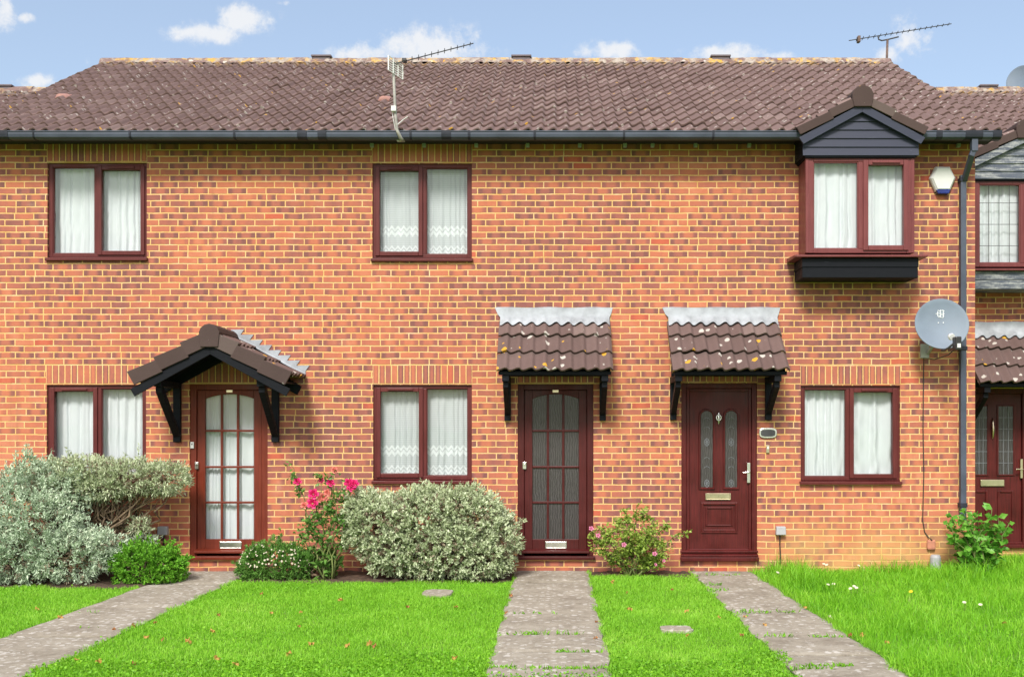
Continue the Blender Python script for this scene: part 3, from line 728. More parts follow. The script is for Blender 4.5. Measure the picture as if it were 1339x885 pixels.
def panel_door(house):
    y = 0; yf = .03; m = M['door_upvc']; x0, x1 = X(891), X(990); zt, zb = Z(501), Z(733)
    MB().ring(x0, x1, zb + .08, zt, .06, yf - .022, yf + .08, .03, .06).ring(x0 + .062, x1 - .062, zb + .12, zt - .062, .035, yf - .006, yf + .06, .02).build('door_frame', m, house, bevel=.006)
    a, b = X(902), X(980); d = MB().box(a, b, yf + .012, yf + .05, Z(724), Z(511))
    g = [(X(917), X(932.5)), (X(949), X(964.5))]; zg0, zg1 = Z(637), Z(537)
    d = d.build('door', m, house, bevel=.003); d['label'] = 'dark red panel door with two arched glass slots'
    for p, q in g:
        cx = (p + q) / 2; r = (q - p) / 2; n = 10
        pr = [(p, zg0)] + [(cx - r * math.cos(PI * i / n), zg1 - r + r * math.sin(PI * i / n)) for i in range(n + 1)] + [(q, zg0)]
        def offs(k):
            rr = r + k; return [(p - k, zg0 - k)] + [(cx - rr * math.cos(PI * i / n), zg1 - r + rr * math.sin(PI * i / n)) for i in range(n + 1)] + [(q + k, zg0 - k)]
        o1, o2 = offs(.028), offs(.0); mb = MB(); N = len(pr)
        for pl, yy in ((o1, yf + .012), (offs(.022), yf - .006), (offs(.010), yf - .006), (o2, yf + .006)):
            mb.v += [(u, yy, v) for u, v in pl]
        for k in range(3):
            for i in range(N): mb.f.append((k * N + i, k * N + (i + 1) % N, (k + 1) * N + (i + 1) % N, (k + 1) * N + i))
        mb.build('glass_surround', m, d)
        gl = MB(); gl.v = [(u, yf + .007, v) for u, v in o2]; gl.f = [tuple(range(N))]; gl.build('glass_slot', M['obscure'], d)
        pat = MB(); zc = [Z(578), Z(632)]
        for zz in zc:
            for k in range(4):
                an = k * PI / 4; pat.bar((cx - .03 * math.cos(an), yf + .003, zz - .045 * math.sin(an)), (cx + .03 * math.cos(an), yf + .003, zz + .045 * math.sin(an)), .004, .005, (0, 1, 0))
            pat.tube([(cx + .028 * math.cos(t * PI / 8), yf + .004, zz + .045 * math.sin(t * PI / 8)) for t in range(17)], .003, 5)
        for zz in (Z(548), Z(560), Z(600), Z(612)):
            pat.tube([(cx - .035 + .07 * t / 8, yf + .004, zz + .02 * math.sin(t * PI / 8)) for t in range(9)], .0022, 5)
        pat.build('leaded_pattern', M['came_grey'], d)
    def pan(px0, py0, px1, py1, w, k):
        return MB().ring(X(px0), X(px1), Z(py1), Z(py0), w, yf + .012 - k, yf + .0125)
    for args in ((917, 657, 965, 695, .028, .020), (923, 663, 959, 688, .02, .014)):
        pan(*args).build('panel_moulding', m, d, bevel=.008)
    MB().box(X(917), X(965), yf - .004, yf + .0125, Z(659), Z(656)).box(X(917), X(965), yf - .004, yf + .0125, Z(697), Z(694)).build('panel_rail', m, d, bevel=.004)
    lx0, lx1 = X(923), X(956)
    MB().ring(lx0, lx1, Z(653.5), Z(645), .011, yf - .006, yf + .013).box(lx0 + .011, lx1 - .011, yf + .002, yf + .013, Z(653.5) + .011, Z(645) - .011).build('letterbox', M['brass'], d, bevel=.003)
    kx = X(940); kn = MB()
    kn.tube([(kx, yf - .0, Z(537)), (kx, yf - .012, Z(540)), (kx, yf - .014, Z(552)), (kx, yf - .002, Z(556))], [.006, .012, .012, .005], 8)
    kn.tube([(kx + .028 * math.sin(t * PI / 8), yf - .022, Z(546) + .034 * math.cos(t * PI / 8)) for t in range(17)], .007, 6)
    kn.build('knocker', M['chrome'], d, smooth=True)
    hd = MB().box(X(977), X(981), yf - .03, yf - .018, Z(631), Z(605)).tube([(X(979), yf - .025, Z(617)), (X(979), yf - .07, Z(617)), (X(977), yf - .075, Z(617)), (X(970.5), yf - .07, Z(617.5))], [.010, .010, .010, .008], 8)
    hd.build('door_handle', M['chrome'], d, bevel=.002)
    for k, (py0, py1, pr) in enumerate(((717, 722, .01), (722, 727, .035))):
        MB().prism([(x0 + .0 - .01, yf + .02, Z(py0)), (x0 - .01, y - pr, Z(py0 + 3)), (x0 - .01, y - pr, Z(py1)), (x0 - .01, yf + .02, Z(py1))], (x1 - x0 + .02, 0, 0)).build('weatherboard', m, d, bevel=.004)
    MB().box(x0 - .015, x1 + .015, y - .055, yf + .06, zb, Z(727.5)).build('door_sill', m, house, bevel=.007)

# --- oriel (bay) window with boarded gable
def bay(house, cx, y, zt, zs, half, proj, apex_z, clad, m, leaded=False, open_side='r', curtain_label='', seed=1, box_m=None):
    yf = y - proj; x0, x1 = cx - half, cx + half; mid = cx + (.02 if open_side == 'r' else -.02)
    fr = MB().ring(x0, x1, zs, zt, .085, yf, yf + .07, .05, .04)
    fr.box(mid - .035, mid + .035, yf + .002, yf + .068, zs + .05, zt - .04)
    fr.box(x0 + .003, x0 + .05, yf + .071, y + .02, zs, zt).box(x1 - .05, x1 - .003, yf + .071, y + .02, zs, zt)
    w = fr.build('bay_window', m, house, bevel=.006)
    for sx in (x0 - .006, x1 - .034):
        MB().box(sx, sx + .04, yf - .006, yf + .036, zs + .001, zt - .001).build('corner_post', m, w, bevel=.006)
    fx = (x0 + .085, mid - .035); cxr = (mid + .035, x1 - .085)
    if open_side == 'l': fx, cxr = cxr, fx
    MB().ring(fx[0] - .004, fx[1] + .004, zs + .046, zt - .036, .016, yf + .01, yf + .05).build('glazing_bead', m, w, bevel=.003)
    c0, c1 = cxr[0] - .02, cxr[1] + .02
    MB().ring(c0, c1, zs + .03, zt - .024, .058, yf - .02, yf + .05).build('casement', m, w, bevel=.007)
    MB().box(c0 + .10, c1 - .10, yf - .036, yf - .0195, zt - .062, zt - .036).build('trickle_vent', m, w, bevel=.004)
    for a, b in (fx, (c0 + .055, c1 - .055)):
        MB().quadmesh([(a - .006, yf + .03, zs + .04), (b + .006, yf + .03, zs + .04), (b + .006, yf + .03, zt - .03), (a - .006, yf + .03, zt - .03)], [(0, 1, 2, 3)]).build('pane', M['glass'], w)
        if leaded:
            ld = MB(); nx, nz = 4, 4
            for i in range(1, nx): ld.box(a + (b - a) * i / nx - .003, a + (b - a) * i / nx + .003, yf + .024, yf + .031, zs + .04, zt - .03)
            for j in range(1, nz): ld.box(a, b, yf + .0235, yf + .0315, zs + (zt - zs) * j / nz - .003, zs + (zt - zs) * j / nz + .003)
            ld.build('lead_cames', M['dark_metal'], w)
    MB().prism([(x0 - .14, y + .0, zs - .002), (x0 - .14, yf - .075, zs - .030), (x0 - .14, yf - .075, zs - .055), (x0 - .14, y, zs - .055)], (x1 - x0 + .28, 0, 0)).build('sill', m, w, bevel=.005)
    # boarded box under the sill
    bx = MB().box(x0 - .05, x1 + .05, yf - .02, y - .001, zs - .165, zs - .056).box(x0 - .045, x1 + .045, yf - .012, y - .001, zs - .285, zs - .168)
    bx.build('sill_box', box_m or M['black_wood'], w, bevel=.006)
    # curtain hanging behind the panes
    folds(x0 + .06, x1 - .06, zs + .02, zt - .02, yf + .13, M['curtain'], curtain_label, None, seed, .020, 10)
    # gable: overlapping boards
    hw = half + .045; zsh = zt + .21; za = apex_z; yg = yf - .035
    mb = MB(); nb = 6; zb = zt + .02; H = za - zb; bh = .098
    k = 0; zz = zb
    slope = (za - zsh) / hw
    while zz < za - .02:
        z1 = min(zz + bh, za - .005)
        def hwz(q): return hw if q <= zsh else max(.01, (za - q) / slope)
        a0, a1 = hwz(zz), hwz(z1)
        mb.prism([(cx - a0, yg - .012, zz), (cx + a0, yg - .012, zz), (cx + a1, yg + .004, z1 + .006), (cx - a1, yg + .004, z1 + .006)], (0, .02, 0)); zz += bh; k += 1
    gb = mb.build('gable_boards', clad, w, bevel=.003)
    ck = MB().box(cx - hw + .004, cx - hw + .03, yg + .02, y - .002, zb + .002, zsh + .05).box(cx + hw - .03, cx + hw - .004, yg + .02, y - .002, zb + .002, zsh + .05)
    ck.build('gable_cheeks', M['black_wood'], w)
    MB().box(cx - hw + .03, cx + hw - .03, yf - .03, y - .002, zt + .001, zt + .02).build('bay_head', M['black_wood'], w)
    # roof over the bay
    rh = hw + .06; zr = za + .11; ztip = zr - rh * slope * .98; up_l = Vector((rh, 0, zr - ztip)).normalized(); L = math.hypot(rh, zr - ztip)
    yb = 1.05; y0 = yg - .05
    first = None
    for sgn in (-1, 1):
        up = Vector((-sgn * rh, 0, zr - ztip)).normalized(); nd = Vector((sgn * (zr - ztip), 0, rh)).normalized()
        if sgn == 1: o = Vector((cx + rh, y0, ztip)); ud = (0, 1, 0)
        else: o = Vector((cx - rh, y0 + yb, ztip)); ud = (0, -1, 0)
        tiles('bay_roof', o, ud, up, yb, 3, L / 3, M['mauve_tile'], w, seg=8, over=0, jit=.6)
        for i in range(2):
            a = Vector((cx + sgn * rh, y0, ztip)) + up * (i * L / 2 - .01); b = a + up * (L / 2 + .012)
            q = [a + nd * .045, b + nd * .02, b - nd * .075, a - nd * .055]
            MB().prism(q if sgn == 1 else list(reversed(q)), (0, -.03, 0)).build('verge_tile', M['verge_tile'], w, bevel=.006, uv=[(i + 5 * sgn + .5, .4)] * 8)
        cth = rh / L; yy = y0 - .012; xo = cx + sgn * (rh - .005); xi = xo - sgn * .05; tn = (zr - ztip) / rh
        q = [Vector((xo, yy, ztip + .005 * tn - .075 / cth)), Vector((cx + sgn * .0006, yy, zr - .075 / cth)), Vector((cx + sgn * .0006, yy, zr - .163 / cth)), Vector((xi, yy, ztip + .055 * tn - .163 / cth))]
        MB().prism(q if sgn == 1 else list(reversed(q)), (0, .028, 0)).build('bargeboard', clad, w, bevel=.003)
        a = Vector((cx + sgn * (rh - .03), y0 + .02, ztip)) - nd * .03; b = Vector((cx, y0 + .02, zr)) - nd * .03
        MB().prism([a, b, b - nd * .02, a - nd * .02], (0, yb - .05, 0)).build('bay_soffit', M['black_wood'], w)
    n = 8; r = .125
    pr = [(cx - .100, zr - .005 - .125)] + [(cx - math.cos(PI * (-.10 + 1.20 * i / n)) * r, zr - .005 + math.sin(PI * (-.10 + 1.20 * i / n)) * r * .95) for i in range(n + 1)] + [(cx + .100, zr - .005 - .125)]
    MB().prism([(a, y0 - .045, b) for a, b in pr], (0, yb, 0)).build('ridge_cap', M['verge_tile'], w, bevel=.008, uv=[(21.5, .4)] * (2 * (n + 3)))
    return w

# ------------------------------------------------------------------ the terrace
HX = [X(-27) , X(407), X(841.5), X(1275)]
VERGE_L, VERGE_R = HX[0] - .16, HX[3] + .175
GRP = 'terraced brick houses'
houses = []
LBL = ['red brick terraced house with gabled canopy over its twelve pane door, left in the row',
       'red brick terraced house with dark obscured glass door, middle of the row',
       'red brick terraced house with boarded gable bay and solid panel door']
def wr(px0, py0, px1, py1): return (X(px0), X(px1), Z(py1), Z(py0))
OPEN = [
    [wr(62, 213, 192, 341), wr(61, 503, 191, 632), (X(248), X(350), Z(731), Z(502))],
    [wr(487, 214, 617, 342), wr(488, 503, 617, 632), (X(677), X(776), Z(731), Z(502))],
    [wr(1047, 504, 1177, 633), (X(891), X(990), Z(733), Z(501))],
]
BAY3 = dict(cx=(X(1054, -.4) + X(1195, -.4)) / 2, half=(X(1195, -.4) - X(1054, -.4)) / 2, zt=Z(207, -.4), zs=Z(331, -.4))
bay_hole = (BAY3['cx'] - BAY3['half'] + .06, BAY3['cx'] + BAY3['half'] - .06, BAY3['zs'] + .02, BAY3['zt'] - .02)
for i in range(3):
    h = thing('terraced_house', LBL[i], 'house', ((HX[i] + HX[i + 1]) / 2, 0, 0), GRP); houses.append(h)
    x0, x1 = HX[i], HX[i + 1]
    wall_sheet(h, x0, x1, -.05, WT + .06, 0, OPEN[i] + ([bay_hole] if i == 2 else []))
    shell(h, x0, x1, 0, i == 0, i == 2)
    for k, hl in enumerate(OPEN[i]):
        soldier(h, hl[0] - .005, hl[1] + .005, hl[3] + (.012 if k < 2 or i == 2 else .012), 0)
    room_box(h, x0 + .12, x1 - .12, .05, 5.0, .26, 3.0)
    rx0 = VERGE_L if i == 0 else x0; rx1 = VERGE_R if i == 2 else x1
    rf = roof(h, rx0, rx1)
    if i == 0:
        vent_tile(rf, 80, 131); gutter(h, VERGE_L + .03, x1, joints=[(X(26), .14), (X(66), .02), (X(188), .025), (X(320), .025), (X(419) - .12, .11)]); eaves(h, VERGE_L + .03, x1)
    if i == 1:
        ridge_vent(rf, 422); ridge_vent(rf, 682); vent_tile(rf, 502, 134)
        gutter(h, x0, x1, joints=[(X(431), .1), (X(543), .025), (X(588), .11), (X(617), .03), (X(700), .025), (X(813), .025)]); eaves(h, x0, x1)
        eaves_brackets(h, [487, 555, 623, 690, 758, 817])
    if i == 2:
        ridge_vent(rf, 941)
        gutter(h, x0, X(1049, -.4), joints=[(X(926), .025), (X(1041), .07)]); eaves(h, x0, X(1049, -.4))
        gutter(h, X(1206, -.4), VERGE_R - .03, joints=[(X(1212), .07), (X(1273, -.4), .2), (X(1303, -.4), .1)]); eaves(h, X(1206, -.4), VERGE_R - .03)
        eaves_brackets(h, [853, 909, 979, 1252])

window(houses[0], *OPEN[0][0], 0, 'r'); window(houses[0], *OPEN[0][1], 0, 'l')
window(houses[1], *OPEN[1][0], 0, 'l'); window(houses[1], *OPEN[1][1], 0, 'l')
window(houses[2], *OPEN[2][0], 0, 'r')
CG = 'net curtains in the house windows'
def hang(o, m, label, seed, n=12, amp=.018): folds(o[0] + .02, o[1] - .02, o[2] + .06, o[3] - .02, .155, m, label, CG, seed, amp, n)
hang(OPEN[0][0], M['curtain'], 'plain white net curtain in the upstairs window of the gabled canopy house', 3, 13)
hang(OPEN[0][1], M['curtain'], 'plain white net curtain in the downstairs window behind the silver shrubs', 4, 12)
hang(OPEN[1][0], M['lace'], 'lace net curtain with zigzag hem in the upstairs middle window', 5, 13, .014)
hang(OPEN[1][1], M['lace'], 'lace net curtain with zigzag bands in the window above the clipped shrub', 6, 13, .014)
hang(OPEN[2][0], M['curtain'], 'loosely gathered white curtain in the window below the boarded bay', 8, 9, .026)
o = OPEN[0][2]; folds(o[0] + .12, o[1] - .12, Z(706), Z(513), .12, M['curtain'], 'white net curtain behind the panes of the glazed front door', CG, 9, .013, 12)

grid_door(houses[0], 248, 350, 0, M['door_red'], False, (286, 315))
grid_door(houses[1], 677, 776, 0, M['door_dark'], True, (713, 741))
panel_door(houses[2])
lean_canopy(houses[1], X(653), X(798), Z(420), Z(486, -.66), 0, .66, Z(550), X(664), X(788))
lean_canopy(houses[2], X(872), X(1017), Z(420), Z(486, -.66), 0, .66, Z(549), X(880), X(1004))
gable_canopy(houses[0], -3.865, Z(435, -.75), .885, Z(492, -.75), 0, .75, (X(233), X(361)), Z(578))
bay(houses[2], BAY3['cx'], 0, BAY3['zt'], BAY3['zs'], BAY3['half'], .40, Z(140, -.44), M['slate_clad'], M['mahogany_bay'], False, 'r', 'white net curtain parted at the hem in the bay below the dark boarded gable', 21)

# downpipe with swan neck, right of the bay
dp = MB()
def sq(pts, w=.062):
    for a, b in zip(pts[:-1], pts[1:]): dp.bar(a, b, w, w, (0, 1, 0) if abs((Vector(b) - Vector(a)).normalized().z) > .5 else (0, 0, 1))
xt, xp = X(1274, -.38), X(1259, -.06)
dp.box(xt - .036, xt + .036, -.41, -.335, 4.90, 5.045)
sq([(xt, -.372, 4.93), (xt - .03, -.36, 4.85)], .058); sq([(xt - .02, -.36, 4.87), (xp + .01, -.08, 4.64)], .058)
dp.box(xp - .034, xp + .034, -.094, -.026, .62, 4.70)
d = dp.build('downpipe', M['gutter_grey'], houses[2], bevel=.008)
for z in (4.62, 2.63, .78): MB().box(xp - .042, xp + .042, -.102, -.002, z, z + .05).build('pipe_clip', M['gutter_dark'], d, bevel=.004)

# ------------------------------------------------------------------ set-back neighbours
OFF = 1.45
hn = thing('terraced_house', 'set back red brick house with weathered gable bay and leaded panes at the right edge', 'house', (7.0, OFF, 0), GRP)
D4 = (X(1257, OFF), X(1344, OFF), Z(716, OFF), Z(508, OFF))
B4 = dict(cx=X(1336, OFF - .4), half=.63, zt=Z(237, OFF - .4), zs=Z(349, OFF - .4))
bh4 = (B4['cx'] - .57, B4['cx'] + .57, B4['zs'] + .02, B4['zt'] - .02)
wall_sheet(hn, HX[3], 9.0, -.05, WT + .06, OFF, [D4, bh4]); shell(hn, HX[3], 9.0, OFF, False, True)
soldier(hn, D4[0], D4[1], D4[3] + .01, OFF); room_box(hn, HX[3] + .1, 8.9, .05, 5.0, OFF + .26, OFF + 3)
rf = roof(hn, HX[3] + .02, 9.16, OFF); ridge_vent(rf, 1290, OFF)
eaves(hn, HX[3] + .18, B4['cx'] - .72, OFF); gutter(hn, B4['cx'] + .72, 9.1, OFF); eaves(hn, B4['cx'] + .72, 9.1, OFF)
bay(hn, B4['cx'], OFF, B4['zt'], B4['zs'], B4['half'], .40, Z(181, OFF - .44), M['worn_clad'], M['mahogany_bay'], True, 'r', 'white net curtain behind leaded panes of the weathered bay at the right edge', 31, M['worn_clad'])
lean_canopy(hn, X(1256, OFF), X(1400, OFF), Z(437, OFF), Z(502, OFF - .66), OFF, .66, Z(560, OFF), X(1268, OFF), X(1396, OFF))
def side_door():
    y = OFF; yf = y + .03; m = M['door_upvc']; x0, x1, zb, zt = D4
    MB().ring(x0, x1, zb + .05, zt, .065, yf - .02, yf + .07, .03).build('door_frame', m, hn, bevel=.005)
    d = MB().box(x0 + .067, x1 - .067, yf + .012, yf + .05, zb + .08, zt - .067).build('door', m, hn, bevel=.003)
    d['label'] = 'dark red panel door with two leaded glass slots'
    for p0, p1 in ((1276, 1292), (1307, 1326)):
        a, b = X(p0, OFF), X(p1, OFF); z0, z1 = Z(620, OFF), Z(531, OFF)
        MB().ring(a - .02, b + .02, z0 - .02, z1 + .02, .02, yf - .004, yf + .012).build('glass_surround', m, d, bevel=.005)
        MB().quadmesh([(a, yf + .006, z0), (b, yf + .006, z0), (b, yf + .006, z1), (a, yf + .006, z1)], [(0, 1, 2, 3)]).build('glass_slot', M['obscure'], d)
        ld = MB()
        for i in (1, 2): ld.box(a + (b - a) * i / 3 - .003, a + (b - a) * i / 3 + .003, yf, yf + .007, z0, z1)
        for j in range(1, 6): ld.box(a, b, yf - .0006, yf + .0064, z0 + (z1 - z0) * j / 6 - .003, z0 + (z1 - z0) * j / 6 + .003)
        ld.build('lead_cames', M['came_grey'], d)
        MB().ring(a - .01, b + .01, Z(695, OFF), Z(641, OFF), .03, yf - .004, yf + .0125).build('panel_moulding', m, d, bevel=.008)
    MB().box(X(1283, OFF), X(1314, OFF), yf - .012, yf + .013, Z(635.5, OFF), Z(627, OFF)).build('letterbox', M['brass'], d, bevel=.004)
    kx = X(1299, OFF); MB().tube([(kx, yf, Z(546, OFF)), (kx, yf - .014, Z(552, OFF)), (kx, yf - .02, Z(562, OFF)), (kx, yf - .012, Z(570, OFF)), (kx, yf, Z(574, OFF))], [.004, .012, .018, .012, .004], 8).build('knocker', M['brass'], d, smooth=True)
    MB().box(X(1334.5, OFF), X(1337.5, OFF), yf - .03, yf + .013, Z(625, OFF), Z(600, OFF)).tube([(X(1336, OFF), yf - .03, Z(613, OFF)), (X(1336, OFF), yf - .07, Z(613, OFF)), (X(1327, OFF), yf - .07, Z(613, OFF))], .009, 8).build('door_handle', M['brass'], d, bevel=.002)
    MB().box(x0 - .02, x1 + .02, y - .05, yf + .06, zb, zb + .05).build('door_sill', m, hn, bevel=.006)
side_door()
hl = thing('terraced_house', 'set back neighbour house of which only the lower roof shows at the left edge', 'house', (-8.9, OFF, 0), GRP)
wall_sheet(hl, -11, HX[0], -.05, WT + .06, OFF, []); shell(hl, -11, HX[0], OFF, True, False)
rf = roof(hl, -11.1, HX[0] - .02, OFF); ridge_vent(rf, 8, OFF); eaves(hl, -11.05, HX[0] - .18, OFF); gutter(hl, -11.05, HX[0] - .18, OFF)

# ------------------------------------------------------------------ fittings on the walls and roofs
def aerial_elements(mb, a, b, n, size, r=.004, depth=True):
    a = Vector(a); b = Vector(b); d = (b - a).normalized(); up = Vector((0, 0, 1)); side = d.cross(up).normalized(); u2 = side.cross(d)
    for i in range(n):
        p = a + (b - a) * ((i + .5) / n); s = size * (1.15 - .35 * i / n)
        for q in (1, -1):
            v = (side * .93 + u2 * .36 * q).normalized(); mb.tube([p - v * s, p + v * s], r, 5)
# aerial on the fascia of the middle house
t = thing('tv_aerial', 'pale tv aerial with grid reflector on a bent mast clamped to the gutter', 'aerial', P(520, 184, -.47), 'tv aerials on the roofs')
Ym = -.47
MB().tube([P(527, 184, -.36), P(524, 181, -.44), P(519, 170, Ym), P(517, 150, Ym), P(514.5, 92, Ym), P(514, 84, Ym)], [.020, .020, .018, .017, .016, .016], 10).build('mast', M['galv'], t, smooth=True)
MB().box(X(519, -.36), X(529, -.36), -.37, -.313, Z(185, -.36), Z(180, -.36)).build('mast_bracket', M['galv'], t, bevel=.004)
MB().box(X(512, Ym), X(518.5, Ym), Ym - .05, Ym + .03, Z(147, Ym), Z(140, Ym)).build('splitter_box', M['white_plastic'], t, bevel=.006)
MB().tube([P(520, 163, Ym), P(527, 157, Ym), P(533, 153, Ym - .02)], .006, 6).tube([P(513, 146, Ym), P(514, 155, Ym - .02), P(517, 170, Ym)], .004, 6).build('cable', M['white_plastic'], t)
rfm = MB(); c = P(517, 86, Ym)
for i in range(7):
    f = i / 6 - .5
    rfm.bar(c + Vector((-.065 + f * .0, -.10, .0 + f * .16 - .0)) , c + Vector((.07, .10, f * .16 - .045)), .006, .010)
for i in range(4):
    f = i / 3; p = Vector((-.065 + .135 * f, -.10 + .2 * f, -.045 * f)); rfm.bar(c + p + Vector((0, 0, -.085)), c + p + Vector((0, 0, .085)), .012, .008, (0, 1, 0))
rfm.build('reflector', M['white_plastic'], t)
a, b = P(513, 84.5, Ym), P(619, 57, Ym + .25)
bm = MB().tube([a, b], .0065, 6); bm.build('boom', M['dark_metal'], t)
em = MB(); aerial_elements(em, a + (b - a) * .12, b, 11, .045, .0042); em.build('elements', M['dark_metal'], t)
MB().box(X(526, Ym), X(531.5, Ym), Ym - .03, Ym + .06, Z(81, Ym), Z(77, Ym)).build('dipole_box', M['black_plastic'], t, bevel=.005)
# aerial behind the ridge
Y2 = 5.2
t = thing('tv_aerial', 'dark tv aerial with long boom rising behind the ridge above the bay', 'aerial', P(1159, 100, Y2), 'tv aerials on the roofs')
MB().tube([P(1158.5, 110, Y2), P(1160.5, 52.5, Y2)], .020, 8).build('mast', M['rust_metal'], t, smooth=True)
MB().tube([P(1148, 47, Y2), P(1149, 52, Y2), P(1153, 53.5, Y2), P(1161, 52, Y2), P(1175, 48.5, Y2)], .012, 6).build('cross_arm', M['dark_metal'], t)
a, b = P(1110, 53.5, Y2), P(1244, 31.5, Y2 + .3); MB().tube([a, b], .0075, 6).build('boom', M['dark_metal'], t)
em = MB(); aerial_elements(em, a + (b - a) * .05, b, 17, .042, .006); em.build('elements', M['dark_metal'], t)
MB().box(X(1121, Y2), X(1124.5, Y2), Y2 - .05, Y2 + .05, Z(56, Y2), Z(48, Y2)).build('dipole_box', M['rust_metal'], t, bevel=.006)

def dish(name, label, c, r, axis, group, lnb=True):
    t = thing(name, label, 'satellite dish', c, group)
    ax = Vector(axis).normalized(); n = 40
    prof = [(r * k / 8, .18 * r * (k / 8) ** 2) for k in range(9)]
    pr = [(max(.0005, a), b) for a, b in prof] + [(r * 1.0, .18 * r + .006), (r * .985, .18 * r + .010)] + [(max(.0005, a * .98), b + .010) for a, b in reversed(prof)]
    MB().lathe([(a, b) for a, b in reversed(pr)], Vector(c), ax, n).build('reflector', M['dish_grey'], t, smooth=True)
    return t, ax
cD = P(1230, 425.5, -.34)
t, ax = dish('satellite_dish', 'grey satellite dish on the wall beside the downpipe', cD, .305, (-.10, -1, .24), 'satellite dishes')
right = ax.cross(Vector((0, 0, 1))).normalized(); upv = right.cross(ax).normalized()
# emblem and two screw heads
mk = MB()
def on(u, v): return cD + right * u + upv * v + ax * (.18 * .305 * ((u * u + v * v) / .305 ** 2) + .013)
o0 = (0.0, .135)
for pts in ([(-.045, .03), (-.02, .038), (.01, .03), (.03, .04)], [(-.03, .04), (-.034, .0), (-.03, -.045)], [(.0, .045), (.004, .0), (.0, -.045)], [(-.045, .0), (.03, .004), (.055, -.002)], [(-.04, -.03), (-.015, -.012), (.015, -.03), (.03, -.018)], [(.03, .03), (.033, -.03)], [(-.03, -.045), (.03, -.04)]):
    mk.tube([on(o0[0] + a, o0[1] + b) for a, b in pts], .004, 5)
for a in (-.028, .028): mk.lathe([(.0005, 0), (.006, 0), (.006, .004), (.0005, .004)], on(a, .028), ax, 8)
mk.build('dish_emblem', M['dish_mark'], t)
foot = cD - upv * .30 - ax * .02; head = P(1251, 446, -.72)
MB().tube([foot, foot - upv * .03 + ax * .12, P(1240, 455, -.62), head], .013, 8).build('lnb_arm', M['dark_metal'], t)
MB().box(head.x - .03, head.x + .04, head.y - .05, head.y + .06, head.z - .10, head.z + .05).build('lnb', M['black_plastic'], t, bevel=.012)
MB().lathe([(.0005, 0), (.036, 0), (.04, .02), (.03, .045), (.0005, .05)], head + Vector((-.03, .05, .05)), (-.3, .9, .25), 14).box(head.x - .012, head.x + .026, head.y - .054, head.y - .049, head.z - .075, head.z - .03).build('lnb_cap', M['white_plastic'], t, smooth=False)
MB().tube([cD - ax * .01, cD - ax * .12, Vector((X(1214), -.12, Z(455))), Vector((X(1212), -.03, Z(462)))], .02, 8).box(X(1203), X(1214), -.03, -.0015, Z(468), Z(450)).build('wall_mount', M['galv'], t)
# cable from the dish to the clay pipe
tag(MB().tube([head + Vector((0, .03, -.08)), P(1240, 464, -.5), P(1222, 470, -.2), P(1208, 468, -.03), P(1207.5, 500, -.008), P(1207, 560, -.006), P(1208, 620, -.008), P(1206.5, 680, -.006), P(1209, 695, -.008), P(1214, 702, -.02), P(1219, 706, -.06)], .0065, 6).build('dish_cable', M['black_plastic'], None, smooth=True), 'thin black cable running down the brick from the wall satellite dish', 'cable')
# distant dish on the neighbour's ridge
Y5 = OFF + RIDGE_Y + .25
t, ax = dish('satellite_dish', 'satellite dish on a pole above the ridge at the right edge', P(1335, 105, Y5), .24, (-.75, -.62, .2), 'satellite dishes')
MB().tube([P(1336, 105, Y5), P(1341, 108, Y5), P(1341, 128, Y5)], .02, 8).build('pole', M['galv'], t)

# alarm box
c = P(1231, 235.5); t = thing('alarm_box', 'white hexagonal burglar alarm box with blue base on the brickwork', 'alarm box', c)
hexo = [(-.085, .148), (.085, .148), (.155, .01), (.085, -.148), (-.085, -.148), (-.155, .01)]
def hexp(k, y, zmin=None): return [(c.x + a * k, y, c.z + b * k) for a, b in hexo]
mb = MB(); N = 6
for k, y in ((1.0, -.002), (1.0, -.035), (.93, -.055), (.78, -.075)): mb.v += hexp(k, y)
for j in range(3):
    for i in range(6): mb.f.append((j * N + i, (j + 1) * N + i, (j + 1) * N + (i + 1) % 6, j * N + (i + 1) % 6))
mb.f.append(tuple(range(18, 24)))
mb.build('cover', M['white_plastic'], t, bevel=.004)
MB().prism([(c.x - .088, -.003, c.z - .125), (c.x + .088, -.003, c.z - .125), (c.x + .066, -.003, c.z - .178), (c.x - .066, -.003, c.z - .178)], (0, -.07, 0)).build('strobe', M['blue_plastic'], t, bevel=.01)

# door-side fittings
t = thing('house_plaque', 'oval house plaque with pale rim beside the solid panel door', 'plaque', P(1004, 566))
def oval(px, py, w, h, y, k=20): return [(X(px) + w * math.copysign(abs(math.cos(2 * PI * i / k)) ** .6, math.cos(2 * PI * i / k)), y, Z(py) + h * math.copysign(abs(math.sin(2 * PI * i / k)) ** .6, math.sin(2 * PI * i / k))) for i in range(k)]
MB().prism(oval(1004, 566, .105, .062, -.001), (0, -.018, 0)).build('rim', M['chrome'], t, bevel=.005)
MB().prism(oval(1004, 566, .086, .042, -.0195), (0, -.004, 0)).build('face', M['dark_metal'], t)
t = thing('doorbell', 'slim pale doorbell under the oval house plaque', 'doorbell', P(1003.5, 587), 'doorbells')
MB().box(X(1001.5), X(1005.8), -.022, -.001, Z(592), Z(582)).build('case', M['brass'], t, bevel=.004)
MB().box(X(1002.6), X(1004.8), -.027, -.0225, Z(587), Z(583.5)).build('button', M['white_plastic'], t, bevel=.002)
t = thing('doorbell', 'white doorbell on the frame of the red brown glazed door', 'doorbell', P(251, 582), 'doorbells')
MB().box(X(249), X(253.5), -.008, .0145, Z(586), Z(577.5)).build('case', M['white_plastic'], t, bevel=.004)
MB().lathe([(.0005, 0), (.008, 0), (.007, .005), (.0005, .006)], (X(251.2), -.0085, Z(580.5)), (0, -1, 0), 10).build('button', M['dark_metal'], t)
